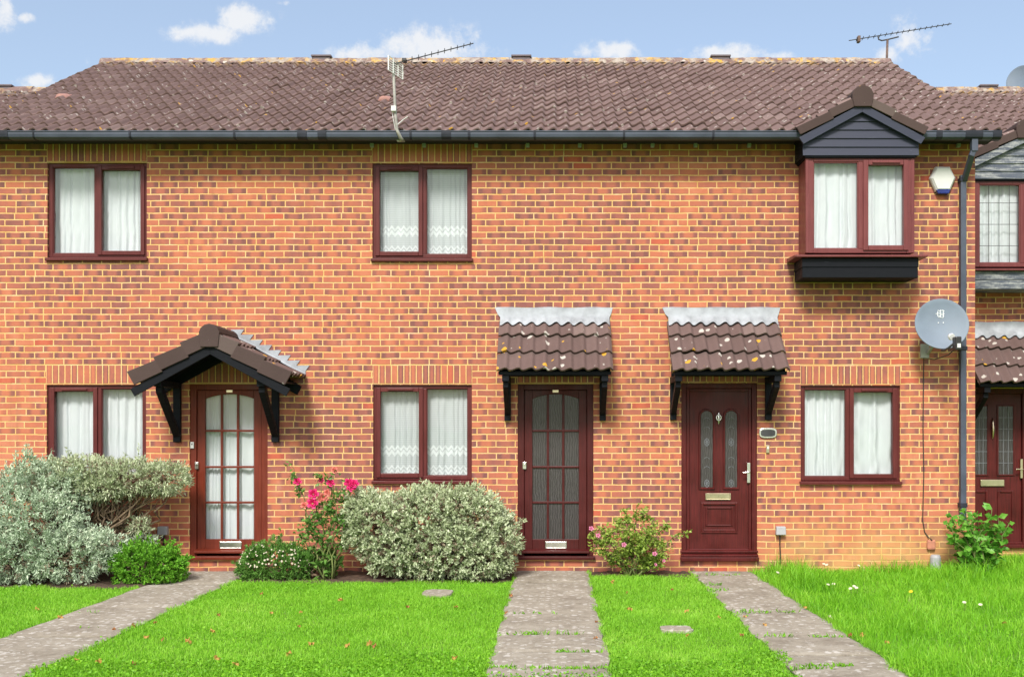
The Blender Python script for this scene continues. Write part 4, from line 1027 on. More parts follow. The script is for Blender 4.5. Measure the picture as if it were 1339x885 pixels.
for px, lab in ((214.5, 'small grey outdoor socket box beside the silver shrubs and glazed door'), (1020, 'small grey outdoor socket box with cable right of the panel door')):
    t = thing('socket_box', lab, 'socket box', P(px, 693), 'outdoor socket boxes')
    MB().prism([(X(px - 6.5), -.001, Z(698.5)), (X(px + 6.5), -.001, Z(698.5)), (X(px + 6), -.001, Z(687.5)), (X(px - 6), -.001, Z(687.5))], (0, -.07, 0)).build('case', M['grey_plastic'], t, bevel=.008)
    MB().tube([P(px, 698, -.03), P(px - .3, 712, -.012), P(px + .4, 725, -.012), P(px, 747, -.02)], .008, 6).build('lead', M['black_plastic'], t)
t = thing('drain_hopper', 'small grey pipe stub with clay cap at the foot of the wall', 'pipe', P(1221, 735, -.1))
cc = P(1221, 735, -.1)
MB().lathe([(.0005, 0), (.062, 0), (.062, .19), (.05, .22), (.0005, .22)], (cc.x + .02, cc.y, 0), (0, 0, 1), 16).build('pipe', M['grey_plastic'], t, smooth=False, bevel=.004)
MB().box(cc.x - .055, cc.x + .045, -.05, -.001, .27, .39).build('clay_cap', M['terracotta'], t, bevel=.02)

# ------------------------------------------------------------------ ground
def sheet(name, x0, x1, y0, y1, z, m, nx=1, ny=1): 
    mb = MB()
    for j in range(ny + 1):
        for i in range(nx + 1): mb.v.append((x0 + (x1 - x0) * i / nx, y0 + (y1 - y0) * j / ny, z))
    for j in range(ny):
        for i in range(nx): mb.f.append((j * (nx + 1) + i, j * (nx + 1) + i + 1, (j + 1) * (nx + 1) + i + 1, (j + 1) * (nx + 1) + i))
    return mb.build(name, m)
structure(sheet('ground', -1500, 1500, -1500, 1500, 0, M['ground']))
structure(sheet('pavement', -60, 60, -9.2, -6.1, .004, M['pavement']))
def bed(x0, x1, y0, y1):
    mb = MB(); nx = int((x1 - x0) / .07); ny = int((y1 - y0) / .07)
    for j in range(ny + 1):
        for i in range(nx + 1):
            e = .06 * math.sin(i * .8) + .05 * math.sin(i * .31 + 1); yy = y0 + e * (1 - j / ny) + (y1 - y0) * j / ny
            mb.v.append((x0 + (x1 - x0) * i / nx, yy, .006 + (random.uniform(0, .035) if 0 < i < nx and 0 < j < ny else 0)))
    for j in range(ny):
        for i in range(nx): mb.f.append((j * (nx + 1) + i, j * (nx + 1) + i + 1, (j + 1) * (nx + 1) + i + 1, (j + 1) * (nx + 1) + i))
    return structure(mb.build('flower_bed', M['soil'], smooth=True))
bed(-8.5, -4.35, -1.35, -.002); bed(-3.5, -.50, -.98, -.002); bed(.42, 1.58, -.46, -.002)

PATHS = [(-4.42, -3.555), (-.475, .395), (1.60, 2.33)]
BEND = [(-.10, -.06), (0, .0), (.06, .10)]
def path(x0, x1, joints, bend):
    """cast concrete slabs with worn arrises and open joints"""
    mb = MB(); ys = joints
    for k in range(len(ys) - 1):
        a, b = ys[k], ys[k + 1]; n = 14; tilt = random.uniform(-.004, .004); zt = .030 + random.uniform(-.004, .004)
        def bx(q, s): f = min(1, max(0, -q / 5.5)); return (x0 if s == 0 else x1) + bend[s] * f
        base = len(mb.v); nn = 12
        for j in range(nn + 1):
            yy = a - .011 + (b - a + .022) * j / nn
            for i in range(n + 1):
                u = i / n; xx = bx(yy, 0) * (1 - u) + bx(yy, 1) * u; e = 0
                if i in (0, n): xx += .012 * math.sin(yy * 5.3 + i) + .006 * math.sin(yy * 13 + i * 2); e = -.018
                if j in (0, nn): e = min(e, -.010); yy2 = yy + random.uniform(-.007, .007)
                else: yy2 = yy
                mb.v.append((xx, yy2, zt + tilt * (u - .5) + e + random.uniform(-.0015, .0015)))
        for j in range(nn):
            for i in range(n): 
                q = (base + j * (n + 1) + i, base + (j + 1) * (n + 1) + i, base + (j + 1) * (n + 1) + i + 1, base + j * (n + 1) + i + 1); mb.f.append(q)
        # skirts
        edge = [base + i for i in range(n + 1)] + [base + j * (n + 1) + n for j in range(1, nn + 1)] + [base + nn * (n + 1) + i for i in range(n - 1, -1, -1)] + [base + j * (n + 1) for j in range(nn - 1, 0, -1)]
        lo = len(mb.v); mb.v += [(mb.v[i][0], mb.v[i][1], .003) for i in edge]; m = len(edge)
        mb.f += [(edge[i], edge[(i + 1) % m], lo + (i + 1) % m, lo + i) for i in range(m)]
    return structure(mb.build('path', M['concrete']))
def yj(py): return G(700, py).y
path(*PATHS[0], [-.02, yj(766), yj(797), yj(835), -6.1], BEND[0])
path(*PATHS[1], [-.02, yj(763), yj(805), yj(833), yj(856), -5.62], BEND[1])
path(*PATHS[2], [-.02, yj(769), yj(804), yj(836), yj(860), -6.1], BEND[2])
for (px0, px1, py0, py1, lab) in ((548, 590, 774.5, 781.5, 'worn grey stone slab sunk in the lawn in front of the clipped shrub'), (864, 908, 822.5, 829, 'pale stone slab sunk in the lawn between the two right paths')):
    a = G((px0 + px1) / 2, py1); b = G((px0 + px1) / 2, py0); w = (px1 - px0) * (a.y + D) / F / 2
    n = 18; pts = []
    for i in range(n):
        q = 2 * PI * i / n; e = random.uniform(.9, 1.06)
        pts.append((a.x + w * e * math.copysign(abs(math.cos(q)) ** .5, math.cos(q)), (a.y + b.y) / 2 + (b.y - a.y) / 2 * e * math.copysign(abs(math.sin(q)) ** .5, math.sin(q)), .002))
    tag(MB().prism(list(reversed(pts)), (0, 0, .034)).build('stone_slab', M['concrete'], bevel=.006), lab, 'stone slab', 'stone slabs in the lawns')

# ------------------------------------------------------------------ leaves and grass
def leaves(name, Pt, Dr, size, width, m, parent=None, curl=.25, jitter=None, fold=.18):
    """one small folded leaf per point: Pt (n,3) base, Dr (n,3) direction"""
    n = len(Pt); Dr = Dr / (np.linalg.norm(Dr, axis=1, keepdims=True) + 1e-9)
    rv = rng.normal(size=(n, 3)); sd = np.cross(Dr, rv); sd /= np.linalg.norm(sd, axis=1, keepdims=True) + 1e-9
    nm = np.cross(sd, Dr)
    L = size * rng.uniform(.65, 1.3, n)[:, None]; W = width * rng.uniform(.75, 1.25, n)[:, None]
    b = Pt; t = Pt + Dr * L - nm * L * curl
    ml = Pt + Dr * L * .5 + sd * W * .5 + nm * W * fold; mr = Pt + Dr * L * .5 - sd * W * .5 + nm * W * fold; mc = Pt + Dr * L * .52 - nm * L * curl * .2
    V = np.stack([b, ml, t, mr, mc], 1).reshape(-1, 3)
    i = np.arange(n)[:, None] * 5
    T = np.concatenate([i + 0, i + 4, i + 1, i + 1, i + 4, i + 2, i + 2, i + 4, i + 3, i + 3, i + 4, i + 0], 1).reshape(-1)
    return npmesh(name, V, T, np.arange(len(T) // 3) * 3, m, parent, False)

def ell_points(lobes, dens, shell=.35, noise=.12, zmin=.02):
    """points through the outer layer of a union of lumpy ellipsoids with outward direction"""
    P_, N_ = [], []
    for (c, r) in lobes:
        c = np.array(c); r = np.array(r); area = 4 * PI * ((r[0] * r[1]) ** 1.6 / 3 + (r[0] * r[2]) ** 1.6 / 3 + (r[1] * r[2]) ** 1.6 / 3) ** (1 / 1.6)
        n = int(area * dens); d = rng.normal(size=(n, 3)); d /= np.linalg.norm(d, axis=1, keepdims=True)
        lump = 1 + noise * (np.sin(d[:, 0] * 7 + c[0] * 9) * np.cos(d[:, 2] * 6 + c[2] * 5) + .8 * np.sin(d[:, 1] * 9 + d[:, 0] * 11 + c[1] * 3) * np.sin(d[:, 2] * 10 + 1)) 
        rad = lump * (1 - shell * rng.random(n) ** 1.8)
        p = c + d * r * rad[:, None]; nn = d / r; nn /= np.linalg.norm(nn, axis=1, keepdims=True)
        P_.append(p); N_.append(nn)
    p = np.concatenate(P_); nn = np.concatenate(N_)
    # drop points buried inside another lobe
    keep = p[:, 2] > zmin
    for (c, r) in lobes:
        q = np.linalg.norm((p - np.array(c)) / np.array(r), axis=1); keep &= q > .62
    return p[keep], nn[keep]

def rosettes(p, nn, k, spread=.9, up=.35, tuft=.03):
    n = len(p); P2 = np.repeat(p, k, 0); d = np.repeat(nn, k, 0) * 1.0 + np.array([0, 0, up])
    d = d / np.linalg.norm(d, axis=1, keepdims=True)
    d = d + rng.normal(0, spread * .6, (n * k, 3))
    off = np.repeat(nn, k, 0) * rng.uniform(-tuft, tuft, n * k)[:, None] + rng.normal(0, tuft * .25, (n * k, 3))
    return P2 + off, d

def branch(mb, a, b, r0, r1, wig=.06, n=6):
    a = Vector(a); b = Vector(b); pts = []
    for i in range(n + 1):
        f = i / n; w = Vector((random.gauss(0, wig), random.gauss(0, wig), random.gauss(0, wig * .6))) * math.sin(PI * f)
        pts.append(a.lerp(b, f) + w)
    mb.tube(pts, [r0 + (r1 - r0) * i / n for i in range(n + 1)], 6); return pts

def shrub(label, base, lobes, m, dens, k, size, width, group=None, dry=.12, stems=None, shell=.35, up=.35, noise=.12, spread=.9, name='shrub', nb=16, cat='shrub', tuft=.03, inner=True, stray=.05):
    t = thing(name, label, cat, base, group)
    p, nn = ell_points(lobes, dens, shell, noise)
    if stray:
        ns = int(len(p) * stray); ii = rng.integers(0, len(p), ns); ii = ii[nn[ii, 2] > -.1]
        ex = p[ii] + (nn[ii] * .6 + np.array([0, 0, .5])) * rng.uniform(.03, .13, len(ii))[:, None]
        p = np.concatenate([p, ex, (p[ii] + ex) / 2]); nn = np.concatenate([nn, nn[ii], nn[ii]])
    sel = rng.random(len(p)) < dry
    P2, d = rosettes(p[~sel], nn[~sel], k, spread, up, tuft)
    leaves('foliage', P2, d, size, width, m, t)
    if dry:
        P3, d3 = rosettes(p[sel] - nn[sel] * .03, nn[sel], k, spread * 1.2, 0, tuft)
        leaves('dry_foliage', P3, d3, size * .9, width * .8, M['dry_leaf'], t)
    mb = MB()
    for i in range(nb):
        c, r = lobes[i % len(lobes)]
        q = Vector(c) + Vector((random.uniform(-.6, .6) * r[0], random.uniform(-.6, .6) * r[1], random.uniform(-.2, .6) * r[2]))
        b0 = Vector(base) + Vector((random.uniform(-.12, .12), random.uniform(-.1, .1), 0))
        if stems: b0 = Vector(random.choice(stems))
        pts = branch(mb, b0, q, .016, .006, .06)
        for _ in range(4):
            s = random.choice(pts[2:]); e = Vector(c) + Vector((random.uniform(-.55, .55) * r[0], random.uniform(-.55, .55) * r[1], random.uniform(-.5, .6) * r[2])); branch(mb, s, e, .007, .003, .03, 4)
    mb.build('stems', M['bark'], t, smooth=True)
    return t

SG = 'silver leaved shrubs by the wall'
# big spreading silver shrub at the left edge
shrub('large sprawling silver leaved shrub filling the left edge of the bed', (-5.9, -.85, 0),
      [((-6.05, -.80, .72), (.62, .42, .58)), ((-5.66, -.98, .62), (.42, .36, .40)), ((-5.95, -1.12, .36), (.55, .32, .34)), ((-5.28, -1.10, .32), (.42, .28, .27)), ((-6.5, -.95, .55), (.5, .4, .55)), ((-5.02, -.95, .42), (.24, .2, .17)), ((-5.65, -.7, .98), (.42, .34, .30)), ((-6.75, -1.15, .30), (.4, .3, .3))],
      M['silver_blue'], 420, 11, .044, .016, SG, .10, noise=.24, nb=26, tuft=.045, stray=.05)
# flat-topped one on bare stems, under the window
shrub('flat topped silver leaved shrub on bare twisted stems under the left window', (-5.35, -.50, 0),
      [((-5.35, -.55, 1.17), (.42, .34, .20)), ((-4.85, -.52, 1.15), (.40, .32, .19)), ((-4.48, -.52, 1.14), (.30, .26, .17)), ((-5.75, -.52, 1.10), (.36, .30, .24)), ((-5.15, -.60, 1.05), (.34, .26, .13)), ((-4.75, -.48, .60), (.12, .1, .08))],
      M['silver_green'], 520, 10, .043, .014, SG, .20, stems=[(-5.3, -.5, .35), (-5.1, -.45, .30), (-5.35, -.45, .5)], noise=.10, nb=34, tuft=.04)
w = MB()
for e in ((-5.3, -.5, .36), (-5.1, -.45, .31), (-5.35, -.45, .52)): branch(w, (-5.35 + random.uniform(-.1, .1), -.5, 0), e, .04, .022, .04)
for e in ((-4.55, -.45, 1.0), (-4.75, -.5, 1.0), (-4.9, -.4, 1.0), (-4.45, -.45, .95), (-5.0, -.55, 1.0), (-4.65, -.42, .7)): branch(w, (-5.1 + random.uniform(-.08, .1), -.45, random.uniform(.28, .42)), e, .015, .007, .07, 8)
for _ in range(22): branch(w, (-5.15 + random.uniform(-.15, .2), -.45, random.uniform(.28, .6)), (random.uniform(-5.3, -4.35), random.uniform(-.6, -.4), random.uniform(.92, 1.1)), random.uniform(.006, .011), .004, .06, 8)
w.build('trunks', M['bark'], [o for o in COL.objects if o.get('label', '').startswith('flat topped')][0], smooth=True)
# clipped rounded silver shrub between the door and the window
shrub('dense clipped silver leaved shrub between the rose and the middle path', (-1.38, -.62, 0),
      [((-1.95, -.62, .62), (.44, .40, .38)), ((-1.45, -.64, .64), (.50, .44, .39)), ((-.98, -.62, .61), (.46, .42, .40)), ((-.74, -.64, .42), (.33, .36, .36)), ((-1.25, -.80, .36), (.52, .30, .31)), ((-1.78, -.72, .36), (.40, .30, .28)), ((-.85, -.80, .25), (.30, .26, .24)), ((-2.14, -.60, .72), (.28, .3, .24)), ((-1.2, -.6, .80), (.42, .34, .25))],
      M['silver_green'], 470, 11, .041, .022, SG, .20, noise=.15, nb=30, tuft=.035, stray=.025)
shrub('small silver leaved sprig below the socket box', (-4.62, -.42, 0), [((-4.76, -.45, .37), (.15, .13, .11)), ((-4.80, -.45, .24), (.13, .12, .12))], M['silver_blue'], 420, 10, .055, .016, SG, .05, nb=6, inner=False)
# low mounds
shrub('bright green leafy mound beside the left path', (-4.50, -.92, 0), [((-4.50, -.92, .16), (.40, .30, .25)), ((-4.62, -.86, .26), (.22, .2, .15)), ((-4.33, -.95, .14), (.24, .24, .20))], M['bright_leaf'], 800, 9, .034, .019, None, 0, nb=8, noise=.2, stray=.08, name='green_mound', cat='plant', tuft=.02)
fm = shrub('low green mound dotted with small pale daisies right of the glazed door', (-3.17, -.62, 0), [((-3.17, -.62, .18), (.38, .28, .25)), ((-3.35, -.64, .14), (.22, .22, .2)), ((-2.98, -.62, .14), (.24, .24, .2))], M['mound_leaf'], 800, 9, .036, .013, None, 0, nb=8, noise=.08, name='daisy_mound', cat='plant', tuft=.02)
def flower_mesh(name, r, m, npet=9):
    mb = MB()
    for i in range(npet):
        a = 2 * PI * i / npet; ca, sa = math.cos(a), math.sin(a); cb, sb = math.cos(a + .3), math.sin(a + .3); cc_, s_ = math.cos(a - .3), math.sin(a - .3)
        mb.quadmesh([(0, 0, 0), (cb * r * .7, sb * r * .7, r * .12), (ca * r, sa * r, r * .05), (cc_ * r * .7, s_ * r * .7, r * .12)], [(0, 1, 2, 3)])
    mb.lathe([(r * .25, 0), (r * .2, r * .15), (.0003, r * .2)], (0, 0, 0), (0, 0, 1), 6)
    me = bpy.data.meshes.new(name); me.from_pydata(mb.v, [], mb.f); me.materials.append(m); return me
def put(me, name, loc, nrm, parent=None, s=1.0):
    o = bpy.data.objects.new(name, me); COL.objects.link(o)
    o.rotation_mode = 'QUATERNION'; o.rotation_quaternion = Vector((0, 0, 1)).rotation_difference(Vector(nrm).normalized()); o.scale = (s, s, s); o.location = loc
    return mark(o, parent)
dm = flower_mesh('daisy_head', .0115, M['white_petal'])
for _ in range(88):
    d = Vector((random.gauss(0, 1), -abs(random.gauss(0, 1)) - .2, abs(random.gauss(.5, .6)))).normalized()
    put(dm, 'daisy', Vector((-3.17, -.62, .17)) + Vector((d.x * .43, d.y * .31, d.z * .28)), d + Vector((0, -.3, .3)), fm, random.uniform(.7, 1.2))
shrub('small dark green leafy plant at the foot of the red rose', (-2.68, -.62, 0), [((-2.70, -.62, .15), (.17, .15, .16)), ((-2.62, -.55, .2), (.14, .12, .12))], M['dark_leaf'], 260, 6, .075, .040, None, 0, nb=6, name='leafy_plant', cat='plant')

def rose_mesh(name, r, m):
    """double bloom: whorls of cupped petals"""
    mb = MB()
    for ring_, (n, rr, tilt, h) in enumerate(((5, 1.0, .35, 0), (5, .8, .8, .15), (4, .55, 1.15, .28), (3, .3, 1.4, .36))):
        for i in range(n):
            a = 2 * PI * (i + ring_ * .37) / n; rad = Vector((math.cos(a), math.sin(a), 0)); tan = Vector((-rad.y, rad.x, 0)); up = Vector((0, 0, 1))
            base = rad * (.12 * r) + up * (h * r * .5); out = rad * math.cos(tilt) + up * math.sin(tilt)
            L = rr * r; W = rr * r * .85
            mb.quadmesh([base, base + out * L * .55 + tan * W * .5, base + out * L * .55 + up * L * .08, base + out * L * .55 - tan * W * .5, base + out * L + tan * W * .28 - rad * L * .05, base + out * L - tan * W * .28 - rad * L * .05],
                        [(0, 1, 2), (0, 2, 3), (1, 4, 2), (2, 4, 5), (2, 5, 3)])
    me = bpy.data.meshes.new(name); me.from_pydata(mb.v, [], mb.f); me.materials.append(m); return me

def rose_bush(label, base, tips, m, leafsize, nleaf, blooms, group='rose bushes', spread=.12):
    t = thing('rose_bush', label, 'rose bush', base, group); mb = MB(); pts_all = []
    for tip in tips:
        b0 = Vector(base) + Vector((random.uniform(-.06, .06), random.uniform(-.05, .05), 0))
        pts = branch(mb, b0, tip, .011, .004, .035, 9); pts_all += pts[3:]
        for _ in range(3):
            s = random.choice(pts[3:]); e = s + Vector((random.gauss(0, spread), random.gauss(0, spread * .6), abs(random.gauss(.07, .08)))); q = branch(mb, s, e, .005, .0025, .015, 5); pts_all += q[1:] * 2
    mb.build('stems', M['green_stem'], t, smooth=True)
    A = np.array([tuple(p) for p in pts_all]); idx = rng.integers(0, len(A), nleaf)
    p = A[idx] + rng.normal(0, .022, (nleaf, 3)); p[:, 2] = np.maximum(p[:, 2], .03)
    d = rng.normal(0, 1, (nleaf, 3)); d[:, 2] = d[:, 2] * .5 + .05; d[:, 1] -= .3
    leaves('foliage', p, d, leafsize, leafsize * .6, m, t, curl=.2)
    meshes = {}
    for (px, py, Y, r, mm) in blooms:
        r = r * 1.22; key = (mm, round(r, 3))
        if key not in meshes: meshes[key] = rose_mesh('rose_bloom', r, M[mm])
        put(meshes[key], 'flower', P(px, py, Y), (random.gauss(0, .35), -1, random.uniform(.1, .8)), t)
    return t
Yr = -.72
rose_bush('tall rose with crimson blooms against the brick beside the clipped shrub', (X(430, Yr), Yr, 0),
          [P(388, 632, Yr), P(420, 630, Yr), P(433, 632, Yr), P(410, 647, Yr), P(437, 618, Yr), P(459, 634, Yr), P(398, 665, Yr), P(450, 655, Yr + .05), P(407, 690, Yr), P(440, 668, Yr - .05), P(395, 700, Yr), P(455, 690, Yr)],
          M['dark_leaf'], .054, 900,
          [(389, 630, Yr - .02, .040, 'rose_red'), (410, 646, Yr - .05, .052, 'rose_red'), (409, 658, Yr - .06, .054, 'rose_red'), (432, 632, Yr - .03, .042, 'rose_red'), (420, 628, Yr, .028, 'rose_red'), (437, 615, Yr, .034, 'rose_salmon'), (456, 632, Yr - .04, .050, 'rose_red'), (463, 633, Yr - .04, .048, 'rose_red'), (459, 637, Yr - .05, .045, 'rose_red'), (422, 650, Yr, .045, 'rose_salmon'), (398, 661, Yr, .036, 'rose_salmon'), (428, 644, Yr, .035, 'rose_salmon'), (396, 697, Yr, .025, 'rose_salmon'), (418, 653, Yr - .02, .032, 'rose_salmon')])
Yp = -.42
rose_bush('sprawling olive leaved rose with a few small pink blooms beside the middle door', (X(826, Yp), Yp, 0),
          [P(775, 695, Yp - .1), P(790, 690, Yp), P(805, 680, Yp), P(818, 672, Yp), P(833, 660, Yp), P(842, 668, Yp), P(855, 680, Yp), P(868, 690, Yp), P(882, 700, Yp), P(878, 715, Yp - .1), P(785, 710, Yp - .1), P(848, 690, Yp - .15), P(820, 695, Yp - .15), P(800, 705, Yp - .15), P(865, 715, Yp - .15), P(838, 712, Yp - .2), P(872, 728, Yp - .1), P(790, 722, Yp - .1)],
          M['olive_leaf'], .044, 3300,
          [(773, 691, Yp - .15, .024, 'rose_pink'), (782, 700, Yp - .15, .022, 'rose_pink'), (816, 712, Yp - .22, .023, 'rose_pink'), (856, 724, Yp - .22, .023, 'rose_pink'), (857, 738, Yp - .22, .017, 'rose_pink'), (868, 733, Yp - .2, .016, 'rose_pink')], spread=.10)
# broad-leaved weed by the downpipe
def broad_weed():
    Yw = -.35; t = thing('leafy_weed', 'tall broad leaved green weed growing at the foot of the downpipe', 'plant', (X(1280, Yw), Yw, 0))
    mb = MB(); Pt, Dr = [], []
    for px, py in ((1245, 675), (1262, 668), (1272, 674), (1283, 690), (1297, 664), (1305, 676), (1315, 690), (1256, 695), (1290, 705), (1310, 705), (1246, 705), (1270, 705), (1320, 684), (1240, 685), (1252, 682), (1278, 672), (1290, 680), (1268, 690), (1300, 695), (1285, 715), (1260, 715), (1305, 718)):
        y = Yw + random.uniform(-.15, .12); pts = branch(mb, (X(1280, Yw) + random.uniform(-.15, .15), y, 0), P(px, py, y), .008, .004, .03, 9)
        for i, p in enumerate(pts[2:]):
            for _ in range(4):
                a = random.uniform(0, 2 * PI); Pt.append(tuple(p)); Dr.append((math.cos(a), math.sin(a) - .25, random.uniform(-.15, .45)))
    mb.build('stems', M['green_stem'], t, smooth=True)
    leaves('foliage', np.array(Pt), np.array(Dr), .095, .068, M['broad_leaf'], t, curl=.22, fold=.12)
broad_weed()

# ---- grass
def edges_ok(x, y):
    ok = np.ones(len(x), bool); f = np.clip(-y / 5.5, 0, 1)
    wob = .025 * np.sin(y * 7.3) + .02 * np.sin(y * 17.0 + 1)
    for (a, b), (ba, bb) in zip(PATHS, BEND):
        w2 = (.045 * np.sin(y * 4.1 + 2) + .03 * np.sin(y * 9.7)) if a > 1 else 0
        inside = (x > a + ba * f + .012 + wob + w2) & (x < b + bb * f - .012 + wob - .02 * (a > 1) + w2 * .6)
        if a < 0 and a > -1: inside &= y > -5.50
        ok &= ~inside
    e = .06 * np.sin(x * 11) + .05 * np.sin(x * 4.4 + 1)
    ok &= ~((x < -4.35) & (y > -1.33 + e)); ok &= ~((x > -3.5) & (x < -.48) & (y > -.93 + e)); ok &= ~((x > .42) & (x < 1.58) & (y > -.36 + e * .6))
    ok &= (y < -.012) | ((x > HX[3] + .02) & (y < OFF - .02))
    for cx, cy, w, d in SLABS: ok &= ~((np.abs(x - cx) < w) & (np.abs(y - cy) < d))
    return ok
SLABS = []
for (px0, px1, py0, py1) in ((548, 590, 774.5, 781.5), (864, 908, 822.5, 829)):
    a = G((px0 + px1) / 2, py1); b = G((px0 + px1) / 2, py0); SLABS.append((a.x, (a.y + b.y) / 2, (px1 - px0) * (a.y + D) / F / 2 * .95, (b.y - a.y) / 2 * .9))
def grass(name, n, x0, x1, y0, y1, hmin, hmax, wid, lean, m, clump=0.0, extra=None):
    x = rng.uniform(x0, x1, n); y = rng.uniform(y0, y1, n)
    k = edges_ok(x, y)
    if extra is not None: k &= extra(x, y)
    # only where the lens or a step aside could see it
    k &= np.abs((x + .35) / (y + D)) < .58
    x, y = x[k], y[k]; n = len(x)
    c = .5 + .25 * np.sin(x * 3.1 + np.sin(y * 2.3) * 1.5) + .25 * np.sin(y * 4.7 + np.sin(x * 5.1) * 1.3)
    h = rng.uniform(hmin, hmax, n) * (1 - clump + 2 * clump * c)
    a = rng.uniform(0, 2 * PI, n); la = rng.uniform(0, 2 * PI, n); ln = rng.uniform(.1, lean, n) * h
    B = np.stack([x, y, np.zeros(n)], 1); sd = np.stack([np.cos(a), np.sin(a), np.zeros(n)], 1) * (wid * rng.uniform(.6, 1.3, n) / 2)[:, None]
    ld = np.stack([np.cos(la), np.sin(la), np.zeros(n)], 1)
    mid = B + ld * (ln * .35)[:, None] + np.array([0, 0, 1]) * (h * .6)[:, None]
    tip = B + ld * ln[:, None] + np.array([0, 0, 1]) * (h * np.sqrt(np.clip(1 - (ln / h) ** 2 * .5, .2, 1)))[:, None]
    V = np.stack([B - sd, B + sd, mid - sd * .75, mid + sd * .75, tip], 1).reshape(-1, 3)
    i = np.arange(n)[:, None] * 5
    L = np.concatenate([i, i + 1, i + 3, i + 2, i + 2, i + 3, i + 4], 1).reshape(-1)
    st = (np.arange(n)[:, None] * 7 + np.array([0, 4])).reshape(-1)
    o = npmesh(name, V, L, st, m); o['kind'] = 'stuff'; return o
o = grass('lawn_grass', 330000, -6.9, 2.0, -6.1, 0, .022, .048, .0055, .9, M['grass'], .25, lambda x, y: x < 2.0); o['label'] = 'short bright green lawn grass between the paths'; o['category'] = 'grass'
o = grass('long_grass', 90000, 2.0, 7.6, -6.1, 1.4, .05, .125, .0060, 1.0, M['long_grass'], .35, lambda x, y: x > 2.0); o['label'] = 'longer unmown green grass right of the right path'; o['category'] = 'grass'
def wall_tufts(x, y):
    c = np.sin(x * 5.3) + .6 * np.sin(x * 11.7 + 1)
    return ((y > -.55 + .3 * c * .5) & (x > 2.5) & (c > -.3)) | ((x > 4.0) & (y > -.95 + .2 * c)) | ((x < 3.1) & (x > 2.35) & (y > -1.9) & (c > .2))
o = grass('tall_grass', 16000, 2.35, 7.2, -1.95, .6, .10, .25, .0070, 1.1, M['long_grass'], .3, wall_tufts); o['label'] = 'tall grass tufts growing along the foot of the right hand wall'; o['category'] = 'grass'
def clover(n):
    x = rng.uniform(-6.5, 6.5, n); y = np.where(rng.random(n) < .5, rng.uniform(-6.0, -4.7, n), rng.uniform(-6, -.2, n))
    pa = np.sin(x * 2.1 + 1) * np.sin(y * 2.7) + .5 * np.sin(x * 5.3) * np.sin(y * 6.1)
    near = np.min([np.minimum(np.abs(x - a), np.abs(x - b)) for a, b in PATHS], 0) < .16
    k = edges_ok(x, y) & ((pa > .55) | near & (rng.random(n) < .5) | (y < -5.1)) & (np.abs((x + .35) / (y + D)) < .58)
    x, y = x[k], y[k]; n = len(x); p = np.stack([x, y, rng.uniform(.015, .05, n)], 1)
    d = rng.normal(size=(n, 3)); d[:, 2] = np.abs(d[:, 2]) * .3 + .15
    o = leaves('clover', p, d, .022, .018, M['weed'], None); o['kind'] = 'stuff'; o['label'] = 'small leaved clover creeping along the lawn edges'; o['category'] = 'clover'
clover(42000)
# tufts in the path joints
def tufts():
    Pt, Dr = [], []
    for (px, py, w, n) in ((715, 833, 40, 70), (690, 833.5, 30, 40), (760, 833, 60, 40), (735, 857, 10, 30), (765, 857, 22, 50), (700, 806, 30, 40), (870, 772, 5, 5), (930, 768, 14, 70), (938, 775, 16, 60), (970, 804, 18, 60), (1018, 804, 26, 90), (1005, 836, 30, 60), (1090, 837, 30, 90), (1085, 876, 40, 150), (1060, 880, 30, 120), (935, 755, 30, 60), (120, 825, 20, 10), (115, 804, 14, 15), (655, 878, 20, 90), (720, 880, 60, 200), (780, 880, 30, 100)):
        for _ in range(int(n * .42)):
            g = G(px + random.gauss(0, 4), py) if False else G(px + random.uniform(-w, w) / 1.0, py + random.gauss(0, .6)); Pt.append((g.x, g.y, .022)); Dr.append((random.gauss(0, .6), random.gauss(0, .6), .7))
    o = leaves('joint_weeds', np.array(Pt), np.array(Dr), .042, .013, M['weed']); o['kind'] = 'stuff'; o['label'] = 'tufts of grass and weed in the joints of the paths'; o['category'] = 'weeds'
tufts()

# ---- fallen leaves, one object each
def leaf_mesh(m, s):
    mb = MB(); out = [(0, -1), (.35, -.6), (.75, -.55), (.55, -.1), (.9, .3), (.45, .4), (.3, .85), (0, 1), (-.3, .85), (-.45, .4), (-.9, .3), (-.55, -.1), (-.75, -.55), (-.35, -.6)]
    mb.v = [(0, 0, .012)] + [(a * s, b * s, .014 * math.sin(i * 1.9) + .010 * (a * a)) for i, (a, b) in enumerate(out)]
    n = len(out); mb.f = [(0, 1 + i, 1 + (i + 1) % n) for i in range(n)]
    me = bpy.data.meshes.new('fallen_leaf'); me.from_pydata(mb.v, [], mb.f); me.materials.append(m); return me
LM = {'o': leaf_mesh(M['orange_leaf'], .026), 'r': leaf_mesh(M['red_leaf'], .021), 'p': leaf_mesh(M['white_petal'], .035)}
LL = {'o': 'small curled orange fallen leaf lying on the lawn', 'r': 'small dark reddish brown fallen leaf lying on the ground', 'p': 'pale bleached fallen leaf lying beside the right path'}
